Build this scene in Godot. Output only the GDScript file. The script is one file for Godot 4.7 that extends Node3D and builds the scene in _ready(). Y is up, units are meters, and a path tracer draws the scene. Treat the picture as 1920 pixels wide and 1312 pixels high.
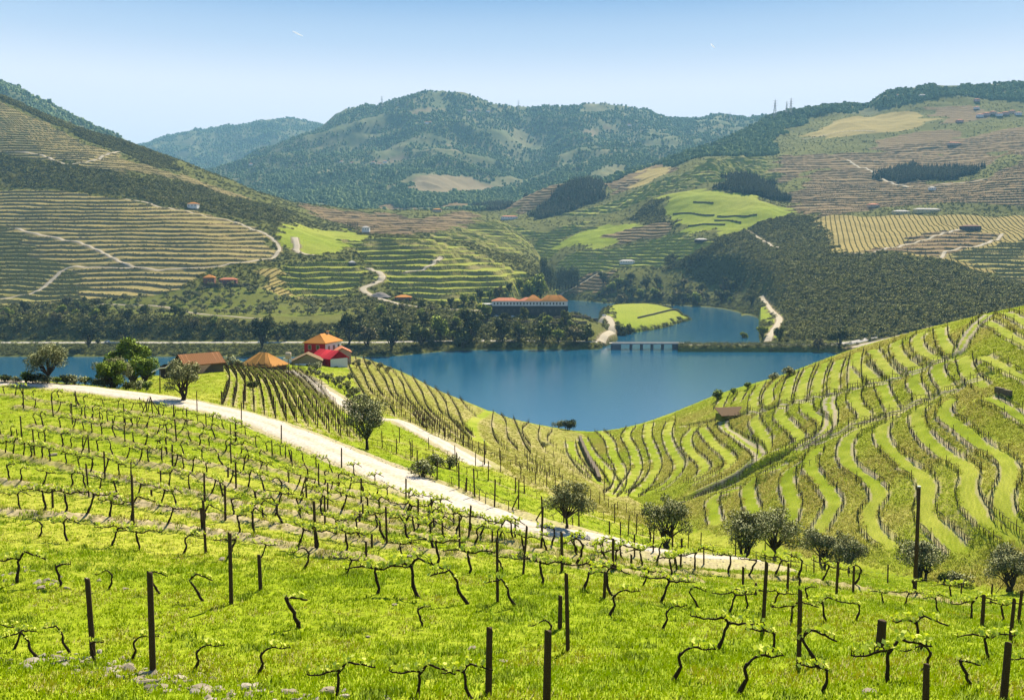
extends Node3D
# A terraced wine valley: the near vineyard slope, the gully and the terraced hill on the other side of it, the river
# with its bridge and estate, the vineyard hills beyond and the blue mountains. The river lies at y = 0, the eye at y = 80.

const LENS := 1750.0
const EYE := 80.0
const PS := 0.1045285
const PC := 0.9945219

# land covers
const WILD := 0
const TURF := 1
const TANTER := 3
const GREENTER := 4
const MEADOW := 5
const STRAW := 6
const SCRUB := 7
const BROWNTER := 8
const GROVE := 9
const PINES := 10
const BARE := 11
const WOODS := 12
const BANK := 13
const TRACK := 14
const PATHWAY := 15
const STRAWTER := 16
const ROWFOOT := 17

var NC := 0
var NR := 0
var DU := 0.0023
var MU := 0.045
var UIN := 0.60
const MARGIN := 24
var NIN := 0
var UU := PackedFloat32Array()
var DD := PackedFloat32Array()
var HH := PackedFloat32Array()
var ZZ := PackedByteArray()
var RR := PackedByteArray()
var VV := PackedByteArray()
var TW := PackedFloat32Array()
var rng := RandomNumberGenerator.new()
var M := {}
var taken := {}
var t_start := 0

func note(s):
	print(s, " ", (Time.get_ticks_msec() - t_start) / 1000.0)

# ---------------------------------------------------------------- bookkeeping
func numbered(called: String) -> String:
	if not taken.has(called):
		taken[called] = 0
		return called
	taken[called] += 1
	return "%s_%03d" % [called, taken[called]]

func tag(o, label := "", category := "", group := "", kind := ""):
	if label != "": o.set_meta("label", label)
	if category != "": o.set_meta("category", category)
	if group != "": o.set_meta("group", group)
	if kind != "": o.set_meta("kind", kind)
	return o

func base(called: String, at: Vector3, turn := 0.0) -> Node3D:
	var o := Node3D.new()
	o.name = numbered(called)
	add_child(o)
	o.position = at
	o.rotation.y = turn
	return o

func part(mesh: Mesh, called: String, m: Material, parent: Node3D) -> MeshInstance3D:
	var o := MeshInstance3D.new()
	o.mesh = mesh
	o.material_override = m
	o.name = numbered(called) if parent == self else called
	parent.add_child(o, true)
	return o

func copy(src: Node3D, at: Vector3, turn := 0.0, size := 1.0) -> Node3D:
	var c = src.duplicate()
	c.name = numbered(String(src.get_meta("plain")))
	add_child(c)
	c.position = at
	c.rotation = Vector3(0, turn, 0)
	c.scale = Vector3(size, size, size)
	return c

func lin(r: float, g: float, b: float) -> Color:
	return Color(r, g, b).linear_to_srgb()

func mat(c: Color, rough := 0.9, spec := 0.3) -> StandardMaterial3D:
	var m := StandardMaterial3D.new()
	m.albedo_color = c
	m.roughness = rough
	m.metallic_specular = spec
	return m

func vcmat(rough := 0.95, spec := 0.2) -> StandardMaterial3D:
	var m := mat(Color(1, 1, 1), rough, spec)
	m.vertex_color_use_as_albedo = true
	return m

func noise(freq: float, octaves := 4, seed_ := 1, ridged := false) -> FastNoiseLite:
	var n := FastNoiseLite.new()
	n.seed = seed_
	n.noise_type = FastNoiseLite.TYPE_SIMPLEX_SMOOTH
	n.frequency = freq
	n.fractal_type = FastNoiseLite.FRACTAL_RIDGED if ridged else FastNoiseLite.FRACTAL_FBM
	n.fractal_octaves = octaves
	return n

func grain(size: int, freq: float, lo: float, hi: float, seed_ := 3, octaves := 5, normal := 0.0) -> NoiseTexture2D:
	var t := NoiseTexture2D.new()
	t.width = size
	t.height = size
	t.seamless = true
	t.noise = noise(freq, octaves, seed_)
	t.normalize = true
	if normal > 0.0:
		t.as_normal_map = true
		t.bump_strength = normal
	else:
		var g := Gradient.new()
		g.set_color(0, Color(lo, lo, lo))
		g.set_color(1, Color(hi, hi, hi))
		t.color_ramp = g
	return t

func triplanar(m: StandardMaterial3D, scale_: float) -> StandardMaterial3D:
	m.uv1_triplanar = true
	m.uv1_world_triplanar = true
	m.uv1_scale = Vector3(scale_, scale_, scale_)
	return m

# ---------------------------------------------------------------- the survey: sight lines from the viewpoint to the land
func sight(px: float, py: float) -> Vector2:
	var x := (px - 960.0) / LENS
	var y := (656.0 - py) / LENS
	var den := PC + y * PS
	return Vector2(x / den, (y * PC - PS) / den)

func far_point(px: float, py: float, d: float) -> Vector3:
	var s := sight(px, py)
	return Vector3(s.x * d, EYE + s.y * d, -d)

func col_of(u: float) -> float:
	if u < -UIN: return maxf(0.0, (u + UIN) / MU + MARGIN)
	if u <= UIN: return MARGIN + (u + UIN) / DU
	return minf(NC - 1.001, MARGIN + NIN + (u - UIN) / MU)

func row_of(d: float) -> float:
	var k := DD.bsearch(d) - 1
	k = clampi(k, 0, NR - 2)
	return k + clampf((d - DD[k]) / (DD[k + 1] - DD[k]), 0.0, 0.9999)

func ground(x: float, z: float) -> float:
	var d := maxf(-z, DD[0])
	var c := clampf(col_of(x / d), 0.0, NC - 1.001)
	var r := row_of(d)
	var c0 := int(c)
	var r0 := int(r)
	var fc := c - c0
	var fr := r - r0
	var i := r0 * NC + c0
	return lerpf(lerpf(HH[i], HH[i + 1], fc), lerpf(HH[i + NC], HH[i + NC + 1], fc), fr)

func on_ground(x: float, z: float, lift := 0.0) -> Vector3:
	return Vector3(x, ground(x, z) + lift, z)

func hit(px: float, py: float, dmin := 3.0, dmax := 9000.0) -> Vector3:
	var s := sight(px, py)
	var c := clampf(col_of(s.x), 0.0, NC - 1.001)
	var c0 := int(c)
	var fc := c - c0
	var r0 := clampi(DD.bsearch(dmin), 0, NR - 2)
	var r1 := clampi(DD.bsearch(dmax), r0 + 1, NR - 1)
	var best := -1e9
	var bd := dmin
	var last := -1.0
	for r in range(r0, r1 + 1):
		var i := r * NC + c0
		var d := DD[r]
		var diff := HH[i] + (HH[i + 1] - HH[i]) * fc - EYE - s.y * d
		if diff >= 0.0:
			if r > r0 and last < 0.0:
				d = lerpf(DD[r - 1], d, last / (last - diff))
			bd = d
			best = 0.0
			break
		if diff / d > best:
			best = diff / d
			bd = d
		last = diff
	var x := s.x * bd
	return Vector3(x, ground(x, -bd), -bd)

func seen_size(p: Vector3, pixels: float) -> float:
	return pixels * -p.z / LENS

func trace(flat: Array, dmin := 3.0, dmax := 9000.0, ox := 0.0, oy := 0.0, k := 1.0) -> PackedVector3Array:
	var out := PackedVector3Array()
	for i in range(0, flat.size(), 2):
		out.append(hit(ox + flat[i] * k, oy + flat[i + 1] * k, dmin, dmax))
	return out

func smooth_line(pts: PackedVector3Array, step: float) -> PackedVector3Array:
	# a curve through the points, laid on the ground in even steps
	var c := Curve3D.new()
	c.bake_interval = step * 0.5
	for i in pts.size():
		var a := pts[maxi(i - 1, 0)]
		var b := pts[mini(i + 1, pts.size() - 1)]
		var t := (b - a)
		t.y = 0
		var dn := (pts[mini(i + 1, pts.size() - 1)] - pts[i]).length()
		var dp := (pts[i] - pts[maxi(i - 1, 0)]).length()
		t = t.normalized()
		c.add_point(Vector3(pts[i].x, 0, pts[i].z), -t * dp * 0.33, t * dn * 0.33)
	var out := PackedVector3Array()
	var total := c.get_baked_length()
	var n := maxi(2, int(total / step))
	for i in n + 1:
		var p := c.sample_baked(total * i / n)
		out.append(on_ground(p.x, p.z))
	return out

# ---------------------------------------------------------------- terrain from surveyed profile lines
func slopes(xs: PackedFloat32Array, ys: PackedFloat32Array) -> PackedFloat32Array:
	var n := xs.size()
	var out := PackedFloat32Array()
	out.resize(n)
	for i in n:
		if i == 0 or i == n - 1:
			var a := maxi(i - 1, 0)
			out[i] = (ys[a + 1] - ys[a]) / maxf(xs[a + 1] - xs[a], 1e-6)
		else:
			var d0 := (ys[i] - ys[i - 1]) / maxf(xs[i] - xs[i - 1], 1e-6)
			var d1 := (ys[i + 1] - ys[i]) / maxf(xs[i + 1] - xs[i], 1e-6)
			out[i] = 0.0 if d0 * d1 <= 0.0 else 2.0 * d0 * d1 / (d0 + d1)
	return out

func hermite(x0, x1, y0, y1, m0, m1, x) -> float:
	var w: float = maxf(x1 - x0, 1e-6)
	var t: float = clampf((x - x0) / w, 0.0, 1.0)
	var t2 := t * t
	var t3 := t2 * t
	return (2 * t3 - 3 * t2 + 1) * y0 + (t3 - 2 * t2 + t) * w * m0 + (3 * t2 - 2 * t3) * y1 + (t3 - t2) * w * m1

func profile_lines(lines: Array) -> Array:
	# every line: px, py, distance, ...; a py below -100 gives the height itself (py + 1000)
	var out := []
	for flat in lines:
		var us := PackedFloat32Array()
		var ds := PackedFloat32Array()
		var hs := PackedFloat32Array()
		for i in range(0, flat.size(), 3):
			var py: float = flat[i + 1]
			var s := sight(flat[i], 472.0 if py < -100 else py)
			us.append(s.x)
			ds.append(flat[i + 2])
			hs.append(py + 1000.0 if py < -100 else EYE + s.y * flat[i + 2])
		out.append([us, ds, hs, slopes(us, ds), slopes(us, hs)])
	return out

func raise(lines: Array):
	var L := profile_lines(lines)
	var n := L.size()
	for c in NC:
		var u := UU[c]
		var xs := PackedFloat32Array()
		var ys := PackedFloat32Array()
		for l in L:
			var us: PackedFloat32Array = l[0]
			var d: float
			var h: float
			if u <= us[0]:
				d = l[1][0]
				h = l[2][0]
			elif u >= us[us.size() - 1]:
				d = l[1][us.size() - 1]
				h = l[2][us.size() - 1]
			else:
				var k := us.bsearch(u)
				d = hermite(us[k - 1], us[k], l[1][k - 1], l[1][k], l[3][k - 1], l[3][k], u)
				h = hermite(us[k - 1], us[k], l[2][k - 1], l[2][k], l[4][k - 1], l[4][k], u)
			if xs.size() > 0: d = maxf(d, xs[xs.size() - 1] + 0.8)
			xs.append(d)
			ys.append(h)
		var ms := slopes(xs, ys)
		var r0 := DD.bsearch(xs[0])
		var k := 1
		for r in range(r0, NR):
			var d := DD[r]
			while k < n - 1 and d > xs[k]: k += 1
			if d > xs[n - 1]: break
			var w := xs[k] - xs[k - 1]
			var t := (d - xs[k - 1]) / w
			var t2 := t * t
			var t3 := t2 * t
			var h := (2 * t3 - 3 * t2 + 1) * ys[k - 1] + (t3 - 2 * t2 + t) * w * ms[k - 1] + (3 * t2 - 2 * t3) * ys[k] + (t3 - t2) * w * ms[k]
			var i := r * NC + c
			if h > HH[i]: HH[i] = h

func lay_grid():
	NIN = int(round(2 * UIN / DU))
	NC = NIN + 1 + 2 * MARGIN
	for c in NC:
		if c < MARGIN: UU.append(-UIN - (MARGIN - c) * MU)
		elif c <= MARGIN + NIN: UU.append(-UIN + (c - MARGIN) * DU)
		else: UU.append(UIN + (c - MARGIN - NIN) * MU)
	var d := 1.5
	while d < 9600.0:
		DD.append(d)
		if d < 130: d *= 1.0095
		elif d < 330: d += 0.65
		elif d < 690: d += 8.0
		elif d < 900: d += 2.6
		elif d < 1500: d += 1.6
		elif d < 1900: d += 2.7
		elif d < 3000: d += 5.5
		else: d *= 1.0075
	NR = DD.size()
	HH.resize(NR * NC)
	HH.fill(-22.0)
	ZZ.resize(NR * NC)
	RR.resize(NR * NC)
	TW.resize(NR * NC)

func land():
	lay_grid()
	# the near slope under the viewpoint, the gully, and the terraced hill across it
	raise([
		[-2200, -922.2, 1.5, 4200, -922.2, 1.5],
		[-1500, 1330, 12.5, 0, 1312, 12, 480, 1312, 12, 960, 1312, 11.5, 1440, 1312, 11, 1920, 1312, 10.5, 3400, 1330, 10],
		[-1500, 1200, 18, 0, 1200, 18, 480, 1200, 18, 960, 1200, 18, 1440, 1205, 18.5, 1920, 1215, 18, 3400, 1230, 18],
		[-1500, 1080, 24, 0, 1080, 24, 480, 1090, 24, 960, 1110, 24, 1440, 1125, 26, 1920, 1165, 25, 3400, 1200, 24],
		[-1500, 950, 37, 0, 955, 36, 480, 990, 35, 960, 1040, 34, 1440, 1092, 36, 1920, 1152, 33, 3400, 1200, 32],
		[-1500, 830, 56, 0, 845, 54, 300, 860, 52, 600, 920, 48, 900, 1000, 40, 1150, 1050, 40, 1440, 1075, 42, 1920, 1146, 38, 3400, 1200, 36],
		[-1500, 690, 92, 0, 716, 88, 270, 743, 86, 400, 768, 80, 520, 805, 74, 640, 852, 66, 760, 900, 58, 880, 945, 51, 1000, 988, 46.5, 1150, 1035, 45, 1350, 1061, 48, 1600, 1092, 49, 1750, 1114, 47, 1920, 1143, 44, 3400, 1220, 40],
		[-1500, 690, 96, 0, 714, 92, 150, 722, 94, 270, 736, 96, 400, 755, 92, 520, 785, 86, 640, 832, 77, 760, 875, 70, 880, 918, 62, 1000, 965, 56, 1150, 1020, 54, 1350, 1055, 58, 1600, 1085, 60, 1750, 1105, 58, 1920, 1130, 56, 3400, 1180, 52],
		[-1500, 740, 120, 0, 740, 120, 150, 745, 120, 280, 735, 118, 400, 730, 118, 500, 740, 126, 600, 765, 122, 700, 787, 122, 800, 825, 108, 900, 868, 95, 1000, 908, 92, 1100, 950, 90, 1250, 1000, 90, 1350, 1028, 92, 1500, 1064, 85, 1750, 1096, 76, 1920, 1122, 72, 3400, 1160, 70],
		[-1500, 800, 170, 0, 790, 170, 150, 760, 170, 280, 715, 165, 400, 700, 170, 500, 703, 195, 600, 718, 185, 700, 742, 176, 800, 782, 168, 900, 826, 156, 1000, 870, 146, 1090, 905, 158, 1150, 925, 176, 1250, 966, 164, 1350, 1005, 140, 1500, 1046, 118, 1750, 1091, 100, 1920, 1116, 92, 3400, 1150, 84],
		[-1500, 840, 230, 0, 820, 230, 150, 780, 220, 280, 705, 200, 400, 690, 215, 500, 690, 240, 600, 695, 250, 700, 712, 238, 800, 755, 228, 900, 800, 214, 1000, 838, 205, 1090, 872, 206, 1200, 902, 196, 1350, 940, 158, 1500, 950, 134, 1700, 962, 120, 1920, 962, 105, 3400, 980, 92],
		[-1500, 860, 270, 0, 840, 270, 150, 790, 260, 280, 720, 250, 400, 686, 248, 500, 682, 268, 600, 684, 275, 690, 694, 275, 800, 735, 270, 900, 780, 258, 1000, 815, 244, 1090, 840, 236, 1200, 851, 222, 1350, 860, 186, 1500, 850, 155, 1700, 840, 140, 1920, 832, 125, 3400, 830, 110],
		[-1500, 880, 300, 0, 860, 300, 150, 820, 300, 280, 740, 290, 400, 692, 282, 500, 680, 296, 600, 675, 300, 690, 682, 296, 800, 726, 290, 900, 768, 280, 1000, 802, 264, 1090, 820, 254, 1200, 816, 245, 1350, 790, 225, 1500, 760, 185, 1700, 720, 168, 1920, 690, 150, 3400, 640, 130],
		[-1500, 900, 330, 0, 880, 330, 150, 850, 330, 280, 770, 320, 400, 720, 310, 500, 690, 316, 600, 672, 318, 660, 669, 315, 735, 690, 310, 850, 744, 304, 960, 785, 286, 1030, 800, 276, 1090, 809, 268, 1200, 797, 262, 1330, 748, 262, 1480, 702, 230, 1560, 672, 215, 1650, 642, 205, 1800, 602, 195, 1920, 575, 186, 2300, 500, 178, 3400, 420, 160],
		[-1500, -995, 380, 600, -985, 365, 800, -980, 345, 960, -988, 330, 1090, -995, 320, 1330, -990, 320, 1560, -975, 300, 1800, -965, 280, 3400, -950, 260],
		[-1500, -1020, 430, 700, -1022, 440, 1090, -1022, 395, 1500, -1022, 400, 3400, -1022, 380]])
	note("near")
	# the far bank and the vineyard hill that rises behind it
	raise([
		[-1500, -1015, 690, 700, -1015, 690, 880, -1015, 735, 1150, -1015, 742, 1170, -1030, 745, 3000, -1030, 745],
		[-1500, -999, 714, 700, -999, 714, 880, -999, 762, 1120, -999, 766, 1160, -1025, 768, 3000, -1025, 768],
		[-1500, -994, 752, 700, -994, 754, 880, -994.5, 775, 1120, -995.5, 776, 1160, -1025, 778, 3000, -1025, 778],
		[-1500, -993.5, 764, 700, -993.5, 766, 880, -994, 786, 1120, -995, 786, 1160, -1025, 788, 3000, -1025, 788],
		[-1500, -976, 800, 0, -976, 800, 600, -980, 800, 880, -984, 812, 1060, -986, 815, 1140, -994, 812, 1172, -1020, 815, 3000, -1025, 815],
		[-1500, 590, 850, 0, 600, 850, 200, 592, 858, 400, 588, 858, 600, 590, 852, 750, 590, 845, 880, 596, 860, 1060, 596, 862, 1145, -992, 860, 1180, -1020, 860, 3000, -1025, 860],
		[-1500, 560, 930, 0, 572, 925, 150, 562, 930, 300, 543, 955, 420, 532, 960, 500, 546, 950, 620, 560, 950, 760, 572, 940, 880, 586, 905, 1065, 588, 900, 1140, -992, 890, 1170, -1020, 890, 3000, -1025, 890],
		[-1500, 470, 1070, 0, 485, 1060, 150, 475, 1050, 300, 474, 1050, 450, 500, 1020, 540, 505, 1030, 690, 515, 1050, 800, 535, 1030, 880, 558, 1000, 960, -1005, 960, 1100, -1012, 960, 1160, -1020, 940, 3000, -1025, 940],
		[-1500, 380, 1220, 0, 402, 1200, 200, 402, 1180, 350, 412, 1180, 500, 454, 1130, 600, 458, 1160, 700, 456, 1210, 780, 462, 1190, 870, 492, 1150, 950, 525, 1090, 1000, -1002, 1110, 1060, -1015, 1100, 1160, -1020, 1050, 3000, -1025, 1050],
		[-1500, 310, 1360, 0, 335, 1350, 200, 338, 1330, 350, 376, 1300, 520, 403, 1330, 600, 428, 1400, 700, 436, 1420, 800, 445, 1400, 880, 462, 1350, 960, 500, 1240, 1000, 522, 1190, 1040, -1005, 1230, 1090, -1020, 1250, 3000, -1025, 1250],
		[-1500, 220, 1560, 0, 252, 1550, 150, 272, 1550, 300, 322, 1500, 420, 362, 1500, 520, 388, 1550, 650, 415, 1650, 750, 418, 1700, 850, 428, 1700, 920, 452, 1600, 1000, 500, 1450, 1060, -1005, 1430, 1100, -1022, 1450, 3000, -1025, 1450],
		[-1500, 120, 1760, -100, 150, 1750, 0, 180, 1750, 60, 207, 1750, 180, 252, 1750, 300, 289, 1750, 400, 327, 1750, 500, 367, 1750, 560, 384, 1800, 650, 392, 1950, 750, 396, 2100, 850, 395, 2150, 930, 412, 2050, 1000, 460, 1900, 1060, -1005, 1800, 3000, -1030, 1800],
		[-1500, -780, 2100, 0, -760, 2100, 300, -830, 2150, 600, -890, 2300, 850, -900, 2500, 1000, -950, 2400, 3000, -1040, 2300],
		[-1500, -950, 2600, 600, -950, 2700, 1000, -990, 2700, 3000, -1040, 2700]])
	# the estate's field on the low headland in the side river
	raise([
		[-1500, -1030, 880, 1100, -1030, 880, 1130, -1004, 880, 1200, -1004, 925, 1250, -1004, 975, 1302, -1004, 1085, 1330, -1030, 1100, 3000, -1030, 1100],
		[-1500, -1028, 890, 1105, -1028, 890, 1130, -992, 900, 1200, -995, 945, 1250, -995, 1010, 1290, -996, 1100, 1325, -1028, 1110, 3000, -1028, 1110],
		[-1500, -1028, 980, 1105, -1028, 980, 1135, -985, 980, 1160, 590, 1000, 1200, 590, 1030, 1250, 588, 1075, 1284, 592, 1110, 1312, -1028, 1130, 3000, -1028, 1130],
		[-1500, -1028, 1110, 1098, -1028, 1110, 1135, 577, 1110, 1160, 571, 1120, 1200, 569, 1130, 1240, 573, 1140, 1275, 585, 1135, 1300, -1028, 1150, 3000, -1028, 1150],
		[-1500, -1030, 1200, 3000, -1030, 1200]])
	# the causeway between the bridge and the other bank
	raise([
		[-1500, -1030, 742, 1266, -1030, 742, 1276, -1004, 742, 1620, -1004, 738, 1680, -1004, 735, 3400, -1030, 735],
		[-1500, -1030, 751, 1266, -1030, 751, 1276, -995.6, 751, 1620, -995.4, 748, 1680, -995, 745, 3400, -1030, 745],
		[-1500, -1030, 768, 1266, -1030, 768, 1276, -995.6, 768, 1620, -995.4, 768, 1680, -995, 768, 3400, -1030, 768],
		[-1500, -1030, 777, 1266, -1030, 777, 1276, -1004, 777, 1620, -1004, 777, 1680, -1004, 777, 3400, -1030, 777]])
	note("left")
	# the hills beyond the side river, up to the ridge on the other side
	raise([
		[-1500, -1030, 1600, 960, -1030, 1620, 1000, -1012, 1600, 1060, -1004, 1560, 1150, -1004, 1440, 1240, -1004, 1400, 1330, -1004, 1330, 1392, -1004, 1180, 1412, -1004, 1060, 1385, -1004, 860, 1440, -1004, 790, 1560, -1004, 735, 1700, -1004, 720, 3400, -1004, 690],
		[-1500, -1025, 1640, 960, -1010, 1650, 1050, 545, 1610, 1150, 552, 1500, 1250, 562, 1440, 1350, 566, 1370, 1400, 590, 1190, 1424, 606, 1075, 1430, -996, 880, 1450, -994, 806, 1560, -994.5, 760, 1700, -994, 745, 3400, -990, 715],
		[-1500, -1000, 1720, 960, 520, 1720, 1050, 520, 1660, 1150, 512, 1570, 1250, 520, 1510, 1350, 530, 1440, 1420, 560, 1230, 1450, 575, 1100, 1480, 590, 940, 1520, 606, 860, 1600, 612, 830, 1700, 600, 820, 1920, 590, 810, 3400, 560, 780],
		[-1500, -970, 1800, 960, 486, 1800, 1100, 474, 1710, 1200, 482, 1630, 1300, 474, 1540, 1400, 478, 1400, 1480, 510, 1150, 1540, 516, 1080, 1620, 520, 1020, 1750, 520, 1000, 1920, 545, 950, 3400, 520, 900],
		[-1500, -930, 1900, 950, 436, 1920, 1100, 432, 1860, 1200, 432, 1760, 1300, 434, 1640, 1420, 434, 1540, 1500, 462, 1330, 1560, 478, 1200, 1640, 478, 1160, 1750, 486, 1130, 1900, 528, 1050, 2100, 530, 1000, 3400, 500, 980],
		[-1500, -925, 2000, 950, 420, 2000, 1100, 412, 1960, 1200, 408, 1860, 1280, 404, 1760, 1400, 404, 1650, 1500, 436, 1450, 1560, 462, 1290, 1640, 462, 1250, 1750, 460, 1230, 1900, 480, 1160, 2100, 480, 1100, 3400, 440, 1080],
		[-1500, -900, 2200, 950, 404, 2200, 1060, 392, 2120, 1150, 386, 2040, 1250, 368, 1900, 1400, 366, 1780, 1480, 398, 1640, 1600, 408, 1520, 1750, 406, 1500, 1920, 406, 1480, 3400, 380, 1400],
		[-1500, -900, 2350, 940, 392, 2350, 980, 372, 2320, 1050, 345, 2330, 1100, 340, 2320, 1150, 352, 2260, 1250, 333, 2180, 1330, 302, 2180, 1400, 334, 2000, 1500, 372, 1800, 1650, 372, 1740, 1800, 352, 1740, 1920, 330, 1700, 3400, 280, 1650],
		[-1500, -910, 2600, 960, -880, 2600, 1050, -790, 2500, 1130, 343, 2480, 1200, 322, 2480, 1300, 287, 2480, 1380, 277, 2480, 1500, 290, 2260, 1650, 298, 2180, 1800, 286, 2180, 1920, 272, 2100, 3400, 230, 2050],
		[-1500, -920, 2800, 960, -900, 2800, 1100, -800, 2750, 1200, -720, 2750, 1300, 287, 2700, 1400, 256, 2780, 1500, 238, 2760, 1620, 228, 2620, 1750, 212, 2600, 1920, 218, 2500, 3400, 200, 2400],
		[-1500, -930, 3000, 1100, -850, 3000, 1300, -640, 3000, 1440, 226, 3000, 1530, 208, 3000, 1620, 203, 2900, 1660, 181, 2900, 1760, 169, 2900, 1920, 163, 2900, 3400, 150, 2900],
		[-1500, -960, 3500, 1100, -940, 3500, 1440, -620, 3500, 1920, -600, 3500, 3400, -600, 3500]])
	note("right")
	# the blue mountains
	raise([
		[-1500, -880, 2350, 200, -840, 2350, 600, -850, 2300, 900, -850, 2300, 1100, -850, 2400, 1300, -800, 2600, 3400, -800, 2900],
		[-1500, -840, 2700, 300, 402, 2700, 560, 392, 2650, 700, 396, 2600, 850, 388, 2560, 960, 384, 2600, 1100, 360, 2800, 1300, 330, 3000, 3400, -650, 3100],
		[-1500, -800, 3200, 300, 372, 3200, 500, 358, 3200, 700, 352, 3050, 820, 340, 3050, 900, 352, 3150, 970, 352, 3300, 1060, 322, 3350, 1150, 300, 3400, 1250, 300, 3500, 1400, 288, 3800, 1600, -440, 3900, 3400, -440, 3900],
		[-1500, -700, 4000, 300, 330, 4000, 450, 310, 4000, 560, 288, 4000, 700, 286, 3900, 820, 270, 3900, 930, 282, 3950, 1000, 292, 4100, 1080, 262, 4100, 1180, 258, 4300, 1300, 252, 4400, 1450, 245, 4600, 3400, -350, 4700],
		[-1500, -600, 4800, 330, 350, 4800, 430, 318, 4800, 500, 284, 4800, 560, 254, 4800, 600, 240, 4800, 640, 215, 4800, 720, 201, 4800, 800, 182, 4800, 860, 185, 4800, 900, 195, 4850, 940, 207, 4900, 1060, 208, 4900, 1140, 204, 5000, 1200, 213, 5100, 1260, 225, 5200, 1400, 225, 5400, 1600, 228, 5500, 3400, 200, 5600],
		[-1500, -700, 5600, 800, -450, 5700, 1400, -450, 6200, 3400, -450, 6400]])
	raise([
		[-1500, -900, 5200, 100, -700, 5200, 3400, -900, 5200],
		[-1500, 330, 7200, 200, 292, 7200, 290, 269, 7200, 360, 252, 7200, 420, 244, 7200, 460, 238, 7200, 520, 228, 7200, 570, 232, 7200, 640, 252, 7200, 3400, 330, 7200],
		[-1500, -900, 8500, 3400, -900, 8500]])
	raise([
		[-1500, -800, 2400, 300, -860, 2400, 3400, -1000, 2400],
		[-1500, 0, 3300, -300, 90, 3300, 0, 159, 3300, 50, 176, 3300, 100, 197, 3300, 150, 224, 3300, 180, 240, 3300, 240, 270, 3300, 420, 380, 3300, 700, -990, 3300, 3400, -1000, 3300],
		[-1500, -800, 4200, 300, -860, 4200, 3400, -1000, 4200]])
	note("mountains")
	# roughness of the land itself
	var fine := noise(0.35, 3, 5)
	var mid := noise(0.009, 3, 6)
	var big := noise(0.0016, 3, 7, true)
	for r in NR:
		var d := DD[r]
		for c in NC:
			var i := r * NC + c
			var x := UU[c] * d
			if d < 330.0:
				HH[i] += fine.get_noise_2d(x, d) * minf(0.16, 0.03 + d * 0.0015)
			elif d < 2250.0:
				if HH[i] > 2.0:
					HH[i] += mid.get_noise_2d(x, d) * minf(5.0, HH[i] * 0.05)
			elif HH[i] > 60.0:
				HH[i] += (big.get_noise_2d(x, d) - 0.25) * clampf((d - 2250.0) * 0.03, 4.0, 38.0) + mid.get_noise_2d(x, d) * 3.0
	note("relief")

const HILLBANK := 18
const VINEHILL := 19
const SANDY := 20

func fill_zone(kind: int, dmin: float, dmax: float, flat: Array):
	var poly := PackedVector2Array()
	for p in trace(flat, dmin, dmax):
		poly.append(Vector2(col_of(p.x / -p.z), row_of(-p.z)))
	var lo := 1e9
	var hi := -1e9
	for p in poly:
		lo = minf(lo, p.y)
		hi = maxf(hi, p.y)
	var n := poly.size()
	var edge := noise(0.05, 3, 90 + kind)
	var wander := 3.0 if dmax < 500 else 9.0
	for r in range(maxi(0, int(ceil(lo))), mini(NR - 1, int(hi)) + 1):
		var xs := []
		for k in n:
			var a := poly[k]
			var b := poly[(k + 1) % n]
			if (a.y <= r) != (b.y <= r):
				xs.append(a.x + (r - a.y) / (b.y - a.y) * (b.x - a.x) + edge.get_noise_2d(r, k * 37.0) * wander)
		xs.sort()
		for k in range(0, xs.size() - 1, 2):
			for c in range(maxi(0, int(ceil(xs[k]))), mini(NC - 1, int(xs[k + 1])) + 1):
				ZZ[r * NC + c] = kind

func stroke(line: PackedVector3Array, half: float, kind: int, level := 0.0, reach := 0.0):
	# a strip of another cover along a line; level > 0 cuts it into the slope as a level bench, out to reach
	var far := maxf(half, reach)
	for p in line:
		var d := -p.z
		var r0 := int(row_of(d - far))
		var r1 := int(row_of(d + far)) + 1
		for r in range(r0, r1 + 1):
			var dr := DD[r]
			var c0 := int(col_of((p.x - far) / dr))
			var c1 := int(col_of((p.x + far) / dr)) + 1
			for c in range(c0, mini(c1, NC - 1) + 1):
				var dx := UU[c] * dr - p.x
				var dz := dr - d
				var q := sqrt(dx * dx + dz * dz)
				if q > far: continue
				var i := r * NC + c
				if level > 0.0:
					var w := 1.0 if q < half else 1.0 - (q - half) / (far - half)
					w *= w
					if w > TW[i]:
						HH[i] = lerpf(HH[i], p.y, (w - TW[i]) * level)
						TW[i] = w
				if q < half: ZZ[i] = kind

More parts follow.
